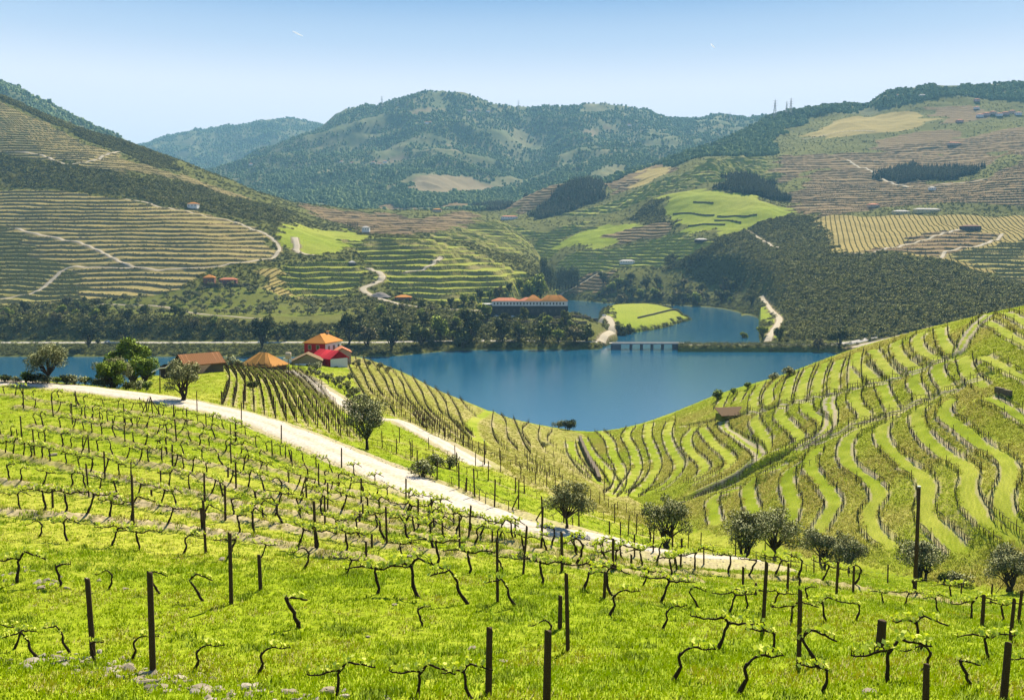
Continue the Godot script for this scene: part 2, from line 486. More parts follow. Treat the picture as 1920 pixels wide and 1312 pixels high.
func covers():
	for r in NR:
		var d := DD[r]
		var k := TURF if d < 330 else (BANK if d < 690 else (WILD if d < 2300 else WOODS))
		for c in NC: ZZ[r * NC + c] = k
	for z in [
		[HILLBANK, 60, 420, [1090, 812, 1110, 880, 1150, 925, 1250, 966, 1350, 1005, 1500, 1046, 1750, 1091, 1920, 1116, 2600, 1116, 2600, 480, 2300, 500, 1920, 575, 1800, 602, 1650, 642, 1560, 672, 1480, 702, 1330, 748, 1200, 797]],
		[VINEHILL, 80, 420, [650, 669, 660, 700, 700, 765, 790, 815, 900, 872, 1000, 915, 1100, 952, 1250, 1000, 1200, 945, 1130, 900, 1090, 812, 960, 785, 850, 744, 735, 690]],
		[TANTER, 880, 1500, [-400, 350, 0, 358, 120, 360, 270, 385, 380, 400, 450, 415, 500, 442, 520, 480, 480, 495, 380, 508, 358, 528, 330, 550, 180, 562, 0, 575, -400, 580]],
		[STRAWTER, 880, 1500, [-400, 430, 0, 425, 35, 440, 70, 490, 130, 500, 160, 540, 130, 562, 0, 575, -400, 580]],
		[TANTER, 1300, 1900, [-400, 120, 0, 192, 80, 228, 160, 268, 240, 302, 345, 336, 230, 327, 140, 306, 0, 286, -400, 250]],
		[SCRUB, 1100, 1900, [-400, 258, 0, 290, 140, 310, 260, 335, 400, 352, 470, 375, 545, 398, 530, 420, 460, 410, 380, 395, 270, 378, 120, 353, 0, 350, -400, 340]],
		[SCRUB, 1300, 2200, [-400, 105, -100, 140, 0, 178, 60, 205, 180, 250, 290, 285, 330, 308, 300, 316, 220, 285, 130, 245, 60, 213, 0, 188, -400, 118]],
		[GREENTER, 900, 1400, [520, 505, 560, 490, 640, 488, 690, 492, 692, 520, 660, 550, 620, 560, 540, 560]],
		[STRAW, 900, 1200, [485, 508, 522, 503, 540, 556, 515, 552]],
		[MEADOW, 950, 1500, [515, 440, 580, 425, 660, 430, 700, 445, 660, 470, 610, 480, 560, 475, 520, 455]],
		[GREENTER, 900, 1700, [640, 455, 700, 446, 760, 446, 850, 455, 930, 490, 1000, 520, 960, 545, 880, 566, 830, 572, 760, 556, 720, 530, 690, 500, 660, 470]],
		[BROWNTER, 1250, 1600, [655, 470, 700, 470, 712, 490, 690, 500, 660, 485]],
		[BROWNTER, 1400, 2300, [560, 372, 640, 395, 720, 400, 780, 410, 860, 395, 900, 405, 880, 430, 760, 445, 690, 440, 640, 420, 590, 405]],
		[GREENTER, 1400, 2300, [790, 440, 880, 415, 960, 420, 1000, 440, 980, 480, 930, 485, 850, 455]],
		[GROVE, 840, 1050, [190, 566, 330, 545, 480, 540, 560, 565, 640, 585, 640, 605, 470, 605, 300, 598, 200, 590]],
		[SCRUB, 767, 950, [-400, 560, 0, 575, 190, 562, 200, 592, 470, 607, 640, 607, 700, 575, 800, 585, 880, 598, 1060, 600, 1110, 610, 1080, 642, 880, 645, 0, 645, -400, 645]],
		[MEADOW, 880, 1160, [1135, 576, 1160, 568, 1230, 566, 1298, 590, 1300, 604, 1240, 616, 1195, 624, 1150, 612]],
		[PINES, 2000, 2800, [990, 405, 1010, 385, 1050, 350, 1100, 334, 1140, 342, 1142, 370, 1060, 402, 1000, 412]],
		[PINES, 2100, 2700, [880, 392, 950, 365, 975, 372, 930, 395]],
		[BROWNTER, 2000, 2700, [938, 392, 1000, 358, 1050, 340, 1056, 350, 1010, 385, 975, 402]],
		[BROWNTER, 2000, 2700, [1140, 345, 1230, 308, 1275, 315, 1200, 345, 1150, 365]],
		[STRAW, 2000, 2700, [1190, 322, 1240, 310, 1260, 318, 1195, 350]],
		[GREENTER, 1600, 2500, [1030, 408, 1130, 385, 1250, 332, 1300, 320, 1290, 348, 1200, 378, 1110, 405]],
		[GREENTER, 1700, 2600, [1290, 325, 1330, 300, 1400, 290, 1455, 310, 1470, 350, 1440, 352, 1345, 340, 1290, 352]],
		[SCRUB, 1500, 2300, [1195, 395, 1240, 365, 1250, 400, 1265, 425, 1230, 432, 1200, 425]],
		[PINES, 1600, 2200, [1350, 335, 1400, 330, 1440, 345, 1470, 378, 1400, 368, 1350, 355]],
		[MEADOW, 1400, 2100, [1245, 365, 1290, 358, 1345, 357, 1420, 370, 1482, 388, 1480, 408, 1390, 442, 1290, 436, 1252, 405]],
		[MEADOW, 1500, 2100, [1035, 462, 1120, 425, 1190, 420, 1195, 440, 1120, 468]],
		[GREENTER, 1450, 2000, [1005, 505, 1060, 480, 1130, 468, 1240, 446, 1275, 478, 1240, 500, 1130, 508, 1050, 530]],
		[BROWNTER, 1450, 1800, [1068, 548, 1100, 515, 1135, 512, 1150, 550]],
		[BROWNTER, 1600, 2700, [1450, 315, 1540, 262, 1640, 262, 1690, 275, 1630, 310, 1500, 325, 1470, 345]],
		[BROWNTER, 1400, 2400, [1480, 362, 1550, 325, 1650, 315, 1760, 345, 1850, 335, 1920, 300, 2600, 260, 2600, 380, 1920, 388, 1700, 385, 1550, 405, 1500, 402]],
		[STRAW, 2200, 2900, [1505, 256, 1560, 228, 1690, 206, 1760, 224, 1700, 244, 1600, 254]],
		[BROWNTER, 1900, 2900, [1690, 300, 1750, 288, 1860, 292, 1870, 312, 1730, 318]],
		[BROWNTER, 2200, 3000, [1740, 200, 1830, 196, 1840, 212, 1760, 214]],
		[PINES, 1500, 2300, [1630, 335, 1720, 308, 1840, 318, 1800, 335, 1690, 340]],
		[STRAW, 1100, 1700, [1525, 408, 1700, 404, 1920, 404, 2600, 390, 2600, 520, 1920, 532, 1800, 500, 1750, 485, 1640, 472, 1570, 476]],
		[BROWNTER, 1050, 1500, [1635, 470, 1720, 442, 1790, 430, 1880, 438, 1840, 458, 1770, 482]],
		[STRAWTER, 1000, 1500, [1775, 482, 1850, 462, 1920, 448, 2300, 430, 2300, 520, 1920, 528, 1850, 505]],
		[SCRUB, 720, 1680, [1250, 478, 1330, 452, 1400, 432, 1480, 402, 1525, 412, 1560, 472, 1640, 478, 1750, 488, 1830, 510, 1920, 540, 2600, 540, 2600, 640, 1700, 640, 1480, 640, 1450, 600, 1440, 560, 1350, 530, 1250, 500]],
		[MEADOW, 790, 1150, [1380, 636, 1410, 600, 1432, 575, 1462, 600, 1460, 640]],
		[WILD, 2250, 3100, [1440, 260, 1530, 212, 1640, 215, 1700, 195, 1760, 180, 1920, 190, 2600, 190, 2600, 300, 1920, 300, 1480, 330]],
		[STRAW, 2200, 2900, [1505, 256, 1560, 228, 1690, 206, 1760, 224, 1700, 244, 1600, 254]],
		[BROWNTER, 2100, 2900, [1640, 264, 1720, 248, 1790, 240, 1800, 262, 1720, 282, 1660, 292]],
		[BROWNTER, 2200, 3000, [1740, 200, 1830, 196, 1850, 222, 1770, 232]],
		[BROWNTER, 1900, 2900, [1690, 300, 1750, 288, 1860, 282, 1870, 312, 1730, 318]],
		[BROWNTER, 1900, 2900, [1500, 332, 1600, 302, 1760, 266, 1920, 238, 2600, 230, 2600, 300, 1920, 298, 1860, 282, 1750, 288, 1690, 312, 1560, 338]],
		[GREENTER, 1500, 2200, [1000, 442, 1100, 415, 1120, 428, 1040, 462, 1000, 480]],
		[GREENTER, 1400, 1900, [1240, 440, 1300, 440, 1335, 462, 1270, 488]],
		[BROWNTER, 1500, 2200, [1130, 440, 1240, 418, 1250, 440, 1140, 462]],
		[TANTER, 1450, 1900, [300, 318, 350, 330, 420, 356, 470, 372, 440, 372, 360, 345]],
		[BARE, 2500, 3600, [760, 345, 870, 332, 935, 348, 880, 362, 780, 360]],
		[BARE, 2500, 3600, [820, 345, 870, 350, 850, 366, 760, 366]],
		[BARE, 2900, 4400, [690, 298, 745, 292, 760, 300, 700, 306]],
		[BARE, 2900, 4600, [838, 268, 848, 272, 858, 284, 840, 280]],
		[BARE, 4000, 5200, [760, 212, 930, 207, 930, 212, 780, 217]],
		[BARE, 3800, 5200, [1090, 250, 1130, 236, 1140, 242, 1100, 262]],
		[BROWNTER, 2400, 3200, [640, 376, 800, 392, 870, 380, 900, 395, 800, 402, 700, 396]]]:
		fill_zone(z[0], z[1], z[2], z[3])
	note("covers")

func terraces():
	var wob := noise(0.006, 3, 21)
	var cut := noise(0.02, 2, 22)
	for r in NR:
		var d := DD[r]
		if d < 690: continue
		for c in NC:
			var i := r * NC + c
			var z := ZZ[i]
			var step := 0.0
			var tread := 0.8
			var low := 0.12
			match z:
				TANTER: step = 5.0
				STRAWTER: step = 4.2
				GREENTER: step = 5.6
				BROWNTER: step = 5.2
			if step == 0.0: continue
			if z == GREENTER: tread = 0.82
			if z == TANTER or z == BROWNTER:
				tread = 0.86
				low = 0.42
			if d > 1900: step *= 1.35
			var x := UU[c] * d
			var s := HH[i] / step + wob.get_noise_2d(x, d) * 0.6 + cut.get_noise_2d(x, d) * (0.08 if z == TANTER else 0.16)
			var k := floorf(s)
			var f := s - k
			var g := 0.0
			if f < tread: g = f / tread * low
			else:
				g = low + (f - tread) / (1.0 - tread) * (1.0 - low)
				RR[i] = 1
			HH[i] += (k + g - s + 0.35) * step
	note("terraces")

func look_out():
	# what can be seen from about the viewpoint, for scattering plants where they count
	VV.resize(NR * NC)
	for c in NC:
		var top := -9.0
		for r in NR:
			var i := r * NC + c
			var t := (HH[i] - EYE) / DD[r]
			if t > top - 0.012: VV[i] = 1
			if t > top: top = t

func cover_colors(z: int) -> Array:
	match z:
		TURF: return [Color(0.29, 0.39, 0.010), Color(0.38, 0.40, 0.05)]
		ROWFOOT: return [Color(0.36, 0.34, 0.10), Color(0.44, 0.37, 0.21)]
		TRACK: return [Color(0.28, 0.37, 0.012), Color(0.36, 0.39, 0.05)]
		SANDY: return [Color(0.54, 0.47, 0.29), Color(0.40, 0.38, 0.15)]
		PATHWAY: return [Color(0.50, 0.44, 0.32), Color(0.42, 0.36, 0.22)]
		HILLBANK: return [Color(0.42, 0.49, 0.04), Color(0.47, 0.45, 0.10)]
		VINEHILL: return [Color(0.36, 0.37, 0.06), Color(0.38, 0.34, 0.12)]
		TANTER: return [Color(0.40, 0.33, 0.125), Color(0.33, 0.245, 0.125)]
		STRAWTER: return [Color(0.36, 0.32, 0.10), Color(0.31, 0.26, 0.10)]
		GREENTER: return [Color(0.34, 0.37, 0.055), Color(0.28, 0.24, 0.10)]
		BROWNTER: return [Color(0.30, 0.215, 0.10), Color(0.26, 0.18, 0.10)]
		MEADOW: return [Color(0.30, 0.38, 0.03), Color(0.33, 0.36, 0.05)]
		STRAW: return [Color(0.46, 0.37, 0.13), Color(0.38, 0.30, 0.10)]
		SCRUB: return [Color(0.07, 0.08, 0.02), Color(0.13, 0.125, 0.035)]
		GROVE: return [Color(0.20, 0.24, 0.04), Color(0.14, 0.14, 0.04)]
		PINES: return [Color(0.04, 0.055, 0.018), Color(0.07, 0.07, 0.03)]
		BARE: return [Color(0.33, 0.27, 0.16), Color(0.25, 0.20, 0.11)]
		WOODS: return [Color(0.15, 0.19, 0.085), Color(0.23, 0.22, 0.11)]
		BANK: return [Color(0.10, 0.10, 0.04), Color(0.13, 0.12, 0.05)]
	return [Color(0.19, 0.20, 0.045), Color(0.12, 0.13, 0.035)]

func sheet(called: String, r0: int, r1: int, m: Material, low: float, flat := false):
	var pos := PackedVector3Array()
	var col := PackedColorArray()
	var idx := PackedInt32Array()
	var table := []
	for k in 32: table.append(cover_colors(k))
	var blotch := noise(0.03, 4, 31)
	var speck := noise(0.9, 2, 32)
	var wide := noise(0.0045, 4, 33)
	var n := (r1 - r0 + 1) * NC
	pos.resize(n)
	col.resize(n)
	var j := 0
	for r in range(r0, r1 + 1):
		var d := DD[r]
		for c in NC:
			var i := r * NC + c
			var x := UU[c] * d
			pos[j] = Vector3(x, HH[i], -d)
			var t: Array = table[ZZ[i]]
			var a := blotch.get_noise_2d(x, d) if d < 900 else wide.get_noise_2d(x, d)
			var b := speck.get_noise_2d(x * 3.0, d * 3.0) if d < 120 else speck.get_noise_2d(x * 0.35, d * 0.35)
			var w := clampf(0.42 + a * 1.1 + b * 0.55, 0.0, 1.0)
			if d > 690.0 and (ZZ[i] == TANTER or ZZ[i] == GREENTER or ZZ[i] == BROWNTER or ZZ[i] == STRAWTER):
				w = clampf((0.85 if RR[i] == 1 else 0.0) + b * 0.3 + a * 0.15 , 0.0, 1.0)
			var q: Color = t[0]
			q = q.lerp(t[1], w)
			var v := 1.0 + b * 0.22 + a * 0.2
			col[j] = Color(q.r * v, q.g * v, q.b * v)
			j += 1
	for r in range(0, r1 - r0):
		for c in NC - 1:
			var i := r * NC + c
			if pos[i].y < low and pos[i + 1].y < low and pos[i + NC].y < low and pos[i + NC + 1].y < low: continue
			idx.append(i); idx.append(i + NC); idx.append(i + 1)
			idx.append(i + 1); idx.append(i + NC); idx.append(i + NC + 1)
	var arr := []
	arr.resize(Mesh.ARRAY_MAX)
	arr[Mesh.ARRAY_VERTEX] = pos
	arr[Mesh.ARRAY_COLOR] = col
	arr[Mesh.ARRAY_INDEX] = idx
	var st := SurfaceTool.new()
	var am := ArrayMesh.new()
	am.add_surface_from_arrays(Mesh.PRIMITIVE_TRIANGLES, arr)
	if not flat:
		st.create_from(am, 0)
		st.generate_normals()
		am = st.commit()
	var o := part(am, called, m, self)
	tag(o, "", "", "", "structure")
	return o

func ribbon(called: String, line: PackedVector3Array, half: float, m: Material, lift: float, ragged := 0.25, taper := 0.0) -> MeshInstance3D:
	var st := SurfaceTool.new()
	st.begin(Mesh.PRIMITIVE_TRIANGLES)
	var wob := noise(0.25, 3, 44)
	var K := 9
	var marks := noise(0.5, 3, 45)
	for i in line.size():
		var t := line[mini(i + 1, line.size() - 1)] - line[maxi(i - 1, 0)]
		t.y = 0
		t = t.normalized()
		var s := Vector3(-t.z, 0, t.x)
		for k in K:
			var f := (k / (K - 1.0) - 0.5) * 2.0
			var w := half * (1.0 if taper <= 0 else clampf((line.size() - i) / taper, 0.15, 1.0)) * (1.0 + ragged * wob.get_noise_2d(line[i].x + (40 if k < 3 else 0), line[i].z))
			var p := line[i] + s * f * w
			st.set_uv(Vector2(f, i * 0.2))
			# gravel, with greener middle and verges where no wheel runs
			var soft := clampf(absf(absf(f) - 0.5) * 2.6 - 0.45 + marks.get_noise_2d(p.x, p.z) * 0.9, 0.0, 1.0)
			st.set_color(Color(0.62, 0.56, 0.49).lerp(Color(0.46, 0.42, 0.24), soft * 0.6))
			st.add_vertex(on_ground(p.x, p.z, lift * (1.0 if absf(f) < 0.9 else 0.0)))
	for i in line.size() - 1:
		for k in K - 1:
			var a := i * K + k
			for v in [a, a + K, a + 1, a + 1, a + K, a + K + 1]: st.add_index(v)
	st.generate_normals()
	return part(st.commit(), called, m, self)

func camera_and_light():
	var cam := Camera3D.new()
	cam.name = "camera"
	add_child(cam)
	cam.position = Vector3(0, EYE, 0)
	cam.rotation = Vector3(-asin(PS), 0, 0)
	cam.fov = rad_to_deg(2.0 * atan(656.0 / LENS))
	cam.near = 0.2
	cam.far = 30000.0
	cam.current = true
	# clear spring sky: pale haze low down, deepening evenly to blue overhead
	var ramp := [[0.0, Color(0.60, 0.60, 0.64)], [0.10, Color(0.57, 0.585, 0.64)], [0.165, Color(0.56, 0.58, 0.64)], [0.215, Color(0.33, 0.42, 0.555)], [0.27, Color(0.115, 0.24, 0.44)], [0.45, Color(0.085, 0.19, 0.38)], [1.0, Color(0.06, 0.14, 0.31)]]
	var im := Image.create(64, 512, false, Image.FORMAT_RGBF)
	for y in 512:
		var h := sin((0.5 - (y + 0.5) / 512.0) * PI)
		var c := Color(0.20, 0.21, 0.18)
		if h >= 0.0:
			for k in ramp.size() - 1:
				if h >= ramp[k][0] and h <= ramp[k + 1][0]:
					c = (ramp[k][1] as Color).lerp(ramp[k + 1][1], smoothstep(0.0, 1.0, (h - ramp[k][0]) / (ramp[k + 1][0] - ramp[k][0])) * 0.35 + 0.65 * (h - ramp[k][0]) / (ramp[k + 1][0] - ramp[k][0]))
		for x in 64: im.set_pixel(x, y, c)
	var sm := PanoramaSkyMaterial.new()
	sm.panorama = ImageTexture.create_from_image(im)
	var sky := Sky.new()
	sky.sky_material = sm
	var env := Environment.new()
	env.background_mode = Environment.BG_SKY
	env.sky = sky
	env.background_energy_multiplier = 0.66
	env.tonemap_mode = Environment.TONE_MAPPER_LINEAR
	env.tonemap_exposure = 2.6
	env.sdfgi_enabled = true
	env.ssao_enabled = true
	env.ssil_enabled = true
	env.fog_enabled = true
	env.fog_density = 0.000075
	env.fog_light_color = Color(0.60, 0.84, 1.0)
	var we := WorldEnvironment.new()
	we.name = "environment"
	we.environment = env
	add_child(we)
	var sun := DirectionalLight3D.new()
	sun.name = "sun"
	add_child(sun)
	var az := deg_to_rad(19.0)
	var el := deg_to_rad(43.0)
	var to_sun := Vector3(sin(az) * cos(el), sin(el), -cos(az) * cos(el))
	sun.look_at_from_position(Vector3.ZERO, -to_sun, Vector3.UP)
	sun.light_energy = 1.6
	sun.light_angular_distance = 0.5
	sun.light_color = Color(1.0, 0.945, 0.84)
	sun.shadow_enabled = true

func materials():
	var g := vcmat(0.95, 0.15)
	g.albedo_texture = grain(512, 0.02, 0.62, 1.0, 3, 5)
	triplanar(g, 0.45)
	M.ground = g
	var h := vcmat(0.95, 0.1)
	h.albedo_texture = grain(512, 0.03, 0.6, 1.0, 4, 5)
	triplanar(h, 0.03)
	M.hills = h
	var w := mat(lin(0.010, 0.085, 0.165), 0.05, 0.5)
	w.normal_enabled = true
	w.normal_texture = grain(512, 0.03, 0, 0, 8, 4, 6.0)
	w.normal_scale = 0.12
	triplanar(w, 0.12)
	M.water = w
	var d := mat(lin(0.50, 0.43, 0.36), 0.95, 0.1)
	d.albedo_texture = grain(512, 0.02, 0.7, 1.0, 9, 5)
	triplanar(d, 0.3)
	d.vertex_color_use_as_albedo = true
	d.albedo_color = Color(1, 1, 1)
	M.dirt = d
	M.paleroad = textured(lin(0.46, 0.43, 0.38), 0.15, 0.75)
	M.track = textured(lin(0.46, 0.40, 0.29), 0.1, 0.7)
	M.vinewood = textured(lin(0.055, 0.036, 0.022), 9.0, 0.45)
	M.stake = textured(lin(0.105, 0.068, 0.042), 7.0, 0.4)
	M.wire = mat(lin(0.35, 0.35, 0.35), 0.4, 0.5)
	M.bark = textured(lin(0.075, 0.058, 0.042), 3.0, 0.5)
	M.leaf = foliage(Color(0.7, 0.75, 0.3))
	M.leafvc = foliage(Color(0.3, 0.3, 0.15))
	M.grass = foliage(Color(0.62, 0.66, 0.2))
	M.foliage = foliage(Color(0.30, 0.33, 0.15))
	M.scrub = foliage(Color(0.12, 0.13, 0.05))
	M.tinted = vcmat(0.95, 0.1)
	M.stone = textured(lin(0.36, 0.31, 0.22), 4.0, 0.6)
	M.stone2 = textured(lin(0.46, 0.41, 0.32), 4.0, 0.65)
	M.rubble = textured(lin(0.26, 0.21, 0.15), 1.6, 0.35)
	M.rubble2 = textured(lin(0.52, 0.42, 0.27), 1.6, 0.45)
	M.darkstone = textured(lin(0.085, 0.085, 0.085), 0.5, 0.45)
	M.straw_roof = textured(lin(0.36, 0.24, 0.12), 1.2, 0.35)
	M.oldtile = textured(lin(0.50, 0.22, 0.085), 1.3, 0.35)
	M.oldtile2 = textured(lin(0.22, 0.13, 0.06), 1.5, 0.4)
	M.tile = textured(lin(0.62, 0.25, 0.045), 0.7, 0.7)
	M.tile2 = textured(lin(0.55, 0.26, 0.06), 0.7, 0.75)
	M.tile3 = textured(lin(0.58, 0.20, 0.10), 0.7, 0.7)
	M.redwall = textured(lin(0.36, 0.012, 0.02), 0.6, 0.8)
	M.redsheet = textured(lin(0.55, 0.012, 0.03), 0.4, 0.85)
	M.redsheet2 = textured(lin(0.20, 0.09, 0.06), 0.4, 0.7)
	M.brownwall = textured(lin(0.28, 0.13, 0.08), 0.4, 0.7)
	M.redbrown = textured(lin(0.22, 0.09, 0.07), 0.4, 0.7)
	M.white = textured(lin(0.72, 0.70, 0.66), 0.3, 0.85)
	M.plaster = textured(lin(0.50, 0.42, 0.31), 0.4, 0.75)
	M.cream = textured(lin(0.60, 0.50, 0.26), 0.3, 0.8)
	M.pink = textured(lin(0.60, 0.38, 0.32), 0.3, 0.8)
	M.darkwall = textured(lin(0.14, 0.10, 0.07), 0.8, 0.6)
	M.mosswall = textured(lin(0.20, 0.24, 0.03), 0.8, 0.6)
	M.darkwood = textured(lin(0.045, 0.03, 0.022), 2.0, 0.6)
	M.sheet = mat(lin(0.07, 0.065, 0.06), 0.7, 0.3)
	M.sheetroof = textured(lin(0.5, 0.47, 0.43), 0.3, 0.8)
	M.frame = mat(lin(0.35, 0.33, 0.30), 0.7, 0.4)
	M.pane = mat(lin(0.015, 0.018, 0.02), 0.15, 0.5)
	M.tyre = mat(lin(0.02, 0.02, 0.02), 0.8, 0.3)
	M.carwhite = mat(lin(0.75, 0.75, 0.75), 0.3, 0.5)
	M.concrete = textured(lin(0.48, 0.45, 0.41), 0.4, 0.75)
	M.darkconcrete = textured(lin(0.16, 0.18, 0.19), 0.4, 0.6)
	M.gravel = textured(lin(0.30, 0.27, 0.25), 0.3, 0.5)
	M.steel = mat(lin(0.22, 0.24, 0.26), 0.6, 0.4)
	M.cloud = mat(lin(0.9, 0.9, 0.9), 1.0, 0.0)
	M.cloud.backlight_enabled = true
	M.cloud.backlight = Color(1, 1, 1)

func textured(c: Color, scale_: float, lo: float) -> StandardMaterial3D:
	# a colour with the mottling of the stuff itself
	if not M.has("mottle"):
		M.mottle = {}
	if not M.mottle.has(lo):
		M.mottle[lo] = grain(256, 0.035, lo, 1.0, 60, 5)
	var m := mat(c, 0.9, 0.25)
	m.albedo_texture = M.mottle[lo]
	return triplanar(m, scale_)

func foliage(through: Color) -> StandardMaterial3D:
	var m := vcmat(0.75, 0.25)
	m.backlight_enabled = true
	m.backlight = through
	return m

func sheets():
	var ra := DD.bsearch(330.0)
	var rb := DD.bsearch(690.0)
	var rc := DD.bsearch(2300.0)
	sheet("ground", 0, ra, M.ground, -8.0)
	sheet("hillside", ra, rc, M.hills, -8.0, true)
	sheet("mountains", rc, NR - 1, M.hills, -8.0)
	var st := SurfaceTool.new()
	st.begin(Mesh.PRIMITIVE_TRIANGLES)
	for v in [Vector3(-1400, 0, -250), Vector3(-1400, 0, -2600), Vector3(1400, 0, -250), Vector3(1400, 0, -250), Vector3(-1400, 0, -2600), Vector3(1400, 0, -2600)]:
		st.set_normal(Vector3.UP)
		st.add_vertex(v)
	tag(part(st.commit(), "river_water", M.water, self), "", "", "", "structure")

# ---------------------------------------------------------------- shapes
func new_st() -> SurfaceTool:
	var st := SurfaceTool.new()
	st.begin(Mesh.PRIMITIVE_TRIANGLES)
	return st

func tube(st: SurfaceTool, pts: Array, rads: Array, sides := 6, tint := Color(1, 1, 1)):
	var ring := []
	for i in pts.size():
		var t: Vector3 = (pts[mini(i + 1, pts.size() - 1)] - pts[maxi(i - 1, 0)]).normalized()
		var s := t.cross(Vector3(0.31, 0.2, 0.93)).normalized()
		var b := t.cross(s)
		var row := []
		for k in sides:
			var a := TAU * k / sides
			row.append(pts[i] + (s * cos(a) + b * sin(a)) * rads[i])
		ring.append(row)
	st.set_smooth_group(0)
	st.set_color(tint)
	for i in pts.size() - 1:
		for k in sides:
			var k1 := (k + 1) % sides
			for v in [ring[i][k], ring[i + 1][k], ring[i][k1], ring[i][k1], ring[i + 1][k], ring[i + 1][k1]]:
				st.add_vertex(v)
	var n := pts.size() - 1
	for k in sides:
		st.add_vertex(pts[n]); st.add_vertex(ring[n][(k + 1) % sides]); st.add_vertex(ring[n][k])

func done(st: SurfaceTool) -> ArrayMesh:
	st.generate_normals()
	st.index()
	return st.commit()

func rv(r: float) -> Vector3:
	return Vector3(rng.randf_range(-r, r), rng.randf_range(-r, r), rng.randf_range(-r, r))

func rdir() -> Vector3:
	var z := rng.randf_range(-1, 1)
	var a := rng.randf() * TAU
	var q := sqrt(1 - z * z)
	return Vector3(q * cos(a), z, q * sin(a))

func leaf(st: SurfaceTool, p: Vector3, along: Vector3, side: Vector3, tint: Color, face := Vector3.ZERO):
	st.set_color(tint)
	st.set_normal(along.cross(side).normalized() if face == Vector3.ZERO else face)
	var q := [p - along * 0.5, p + side * 0.5 + along * 0.08, p + along * 0.5, p - side * 0.5]
	for k in [0, 1, 2, 0, 2, 3]: st.add_vertex(q[k])

func crown(clumps: Array, n: int, size: float, a: Color, b: Color, droop := 0.0, hug := 0.3, loose := 0.7) -> ArrayMesh:
	var st := new_st()
	var total := 0.0
	for c in clumps: total += c[1] * c[1]
	for c in clumps:
		var centre: Vector3 = c[0]
		var shape: Vector3 = c[2] if c.size() > 2 else Vector3.ONE
		var count := int(n * c[1] * c[1] / total)
		for k in count:
			var d := rdir()
			var f := pow(rng.randf(), hug) * (0.86 + 0.3 * rng.randf())
			var p: Vector3 = centre + d * c[1] * f * shape
			var out := (d * 0.7 + rv(0.9)).normalized()
			var along := (out + Vector3(0, 0.25 - droop, 0)).normalized() * size * rng.randf_range(0.7, 1.35)
			var side := along.cross(rdir()).normalized() * size * rng.randf_range(0.4, 0.75)
			leaf(st, p, along, side, a.lerp(b, rng.randf()), (d * 0.8 + rv(loose) + Vector3(0, 0.35, 0)).normalized())
	return st.commit()

func blob(seed_: int, rings := 4, segs := 6, rough := 0.3) -> ArrayMesh:
	# a lumpy little canopy for plants too far off to show leaves
	var st := new_st()
	var n := noise(1.1, 2, seed_)
	var g := []
	for i in rings + 1:
		var row := []
		var f := PI * i / rings
		for k in segs:
			var a := TAU * (k + 0.5 * (i % 2)) / segs
			var d := Vector3(sin(f) * cos(a), cos(f), sin(f) * sin(a))
			row.append(d * (0.5 * (1.0 + rough * 1.6 * n.get_noise_3dv(d * 2.0))) + Vector3(0, 0.38, 0))
		g.append(row)
	for i in rings:
		for k in segs:
			var k1 := (k + 1) % segs
			for v in [g[i][k], g[i][k1], g[i + 1][k], g[i][k1], g[i + 1][k1], g[i + 1][k]]: st.add_vertex(v)
	st.generate_normals()
	return st.commit()

func leaf_blob(n: int, size: float, seed_: int, tall := 1.0) -> ArrayMesh:
	# a bush: leaf-sized faces around two or three lumps, 1 m across
	var keep := rng.state
	rng.seed = seed_
	var c := [[Vector3(0, 0.3 * tall, 0), 0.36, Vector3(1, tall, 1)], [Vector3(0.2, 0.22, 0.1), 0.26], [Vector3(-0.17, 0.25, -0.15), 0.27], [Vector3(0.02, 0.24, 0.22), 0.22]]
	var m := crown(c, n, size, Color(0.75, 0.75, 0.75), Color(1, 1, 1), 0.0, 0.3, 0.3)
	rng.state = keep
	return m

func many(called: String, mesh: Mesh, m: Material, spots: Array, label: String, category: String) -> MultiMeshInstance3D:
	# spots: [Transform3D, Color]
	var mm := MultiMesh.new()
	mm.transform_format = MultiMesh.TRANSFORM_3D
	mm.use_colors = true
	mm.mesh = mesh
	mm.instance_count = spots.size()
	for i in spots.size():
		mm.set_instance_transform(i, spots[i][0])
		mm.set_instance_color(i, spots[i][1])
	var o := MultiMeshInstance3D.new()
	o.multimesh = mm
	o.material_override = m
	o.name = numbered(called)
	add_child(o)
	tag(o, label, category, "", "stuff")
	return o

func spot(p: Vector3, sx: float, sy: float, tint: Color) -> Array:
	var b := Basis(Vector3.UP, rng.randf() * TAU).scaled(Vector3(sx, sy, sx))
	return [Transform3D(b, p), tint]

func seen_cells(kinds: Array, dmin: float, dmax: float) -> PackedInt32Array:
	var out := PackedInt32Array()
	var want := PackedByteArray()
	want.resize(64)
	for k in kinds: want[k] = 1
	var r0 := DD.bsearch(dmin)
	var r1 := mini(DD.bsearch(dmax), NR - 1)
	for i in range(r0 * NC, r1 * NC):
		if want[ZZ[i]] == 1 and VV[i] == 1 and HH[i] > 0.6: out.append(i)
	return out

func cell_point(i: int) -> Vector3:
	var r := i / NC
	var c := i % NC
	var d := lerpf(DD[r], DD[mini(r + 1, NR - 1)], rng.randf())
	var x := lerpf(UU[c], UU[mini(c + 1, NC - 1)], rng.randf()) * d
	return on_ground(x, -d)

func bx(called: String, m: Material, size: Vector3, at: Vector3, parent: Node3D) -> MeshInstance3D:
	var b := BoxMesh.new()
	b.size = size
	var o := part(b, called, m, parent)
	o.position = at
	return o

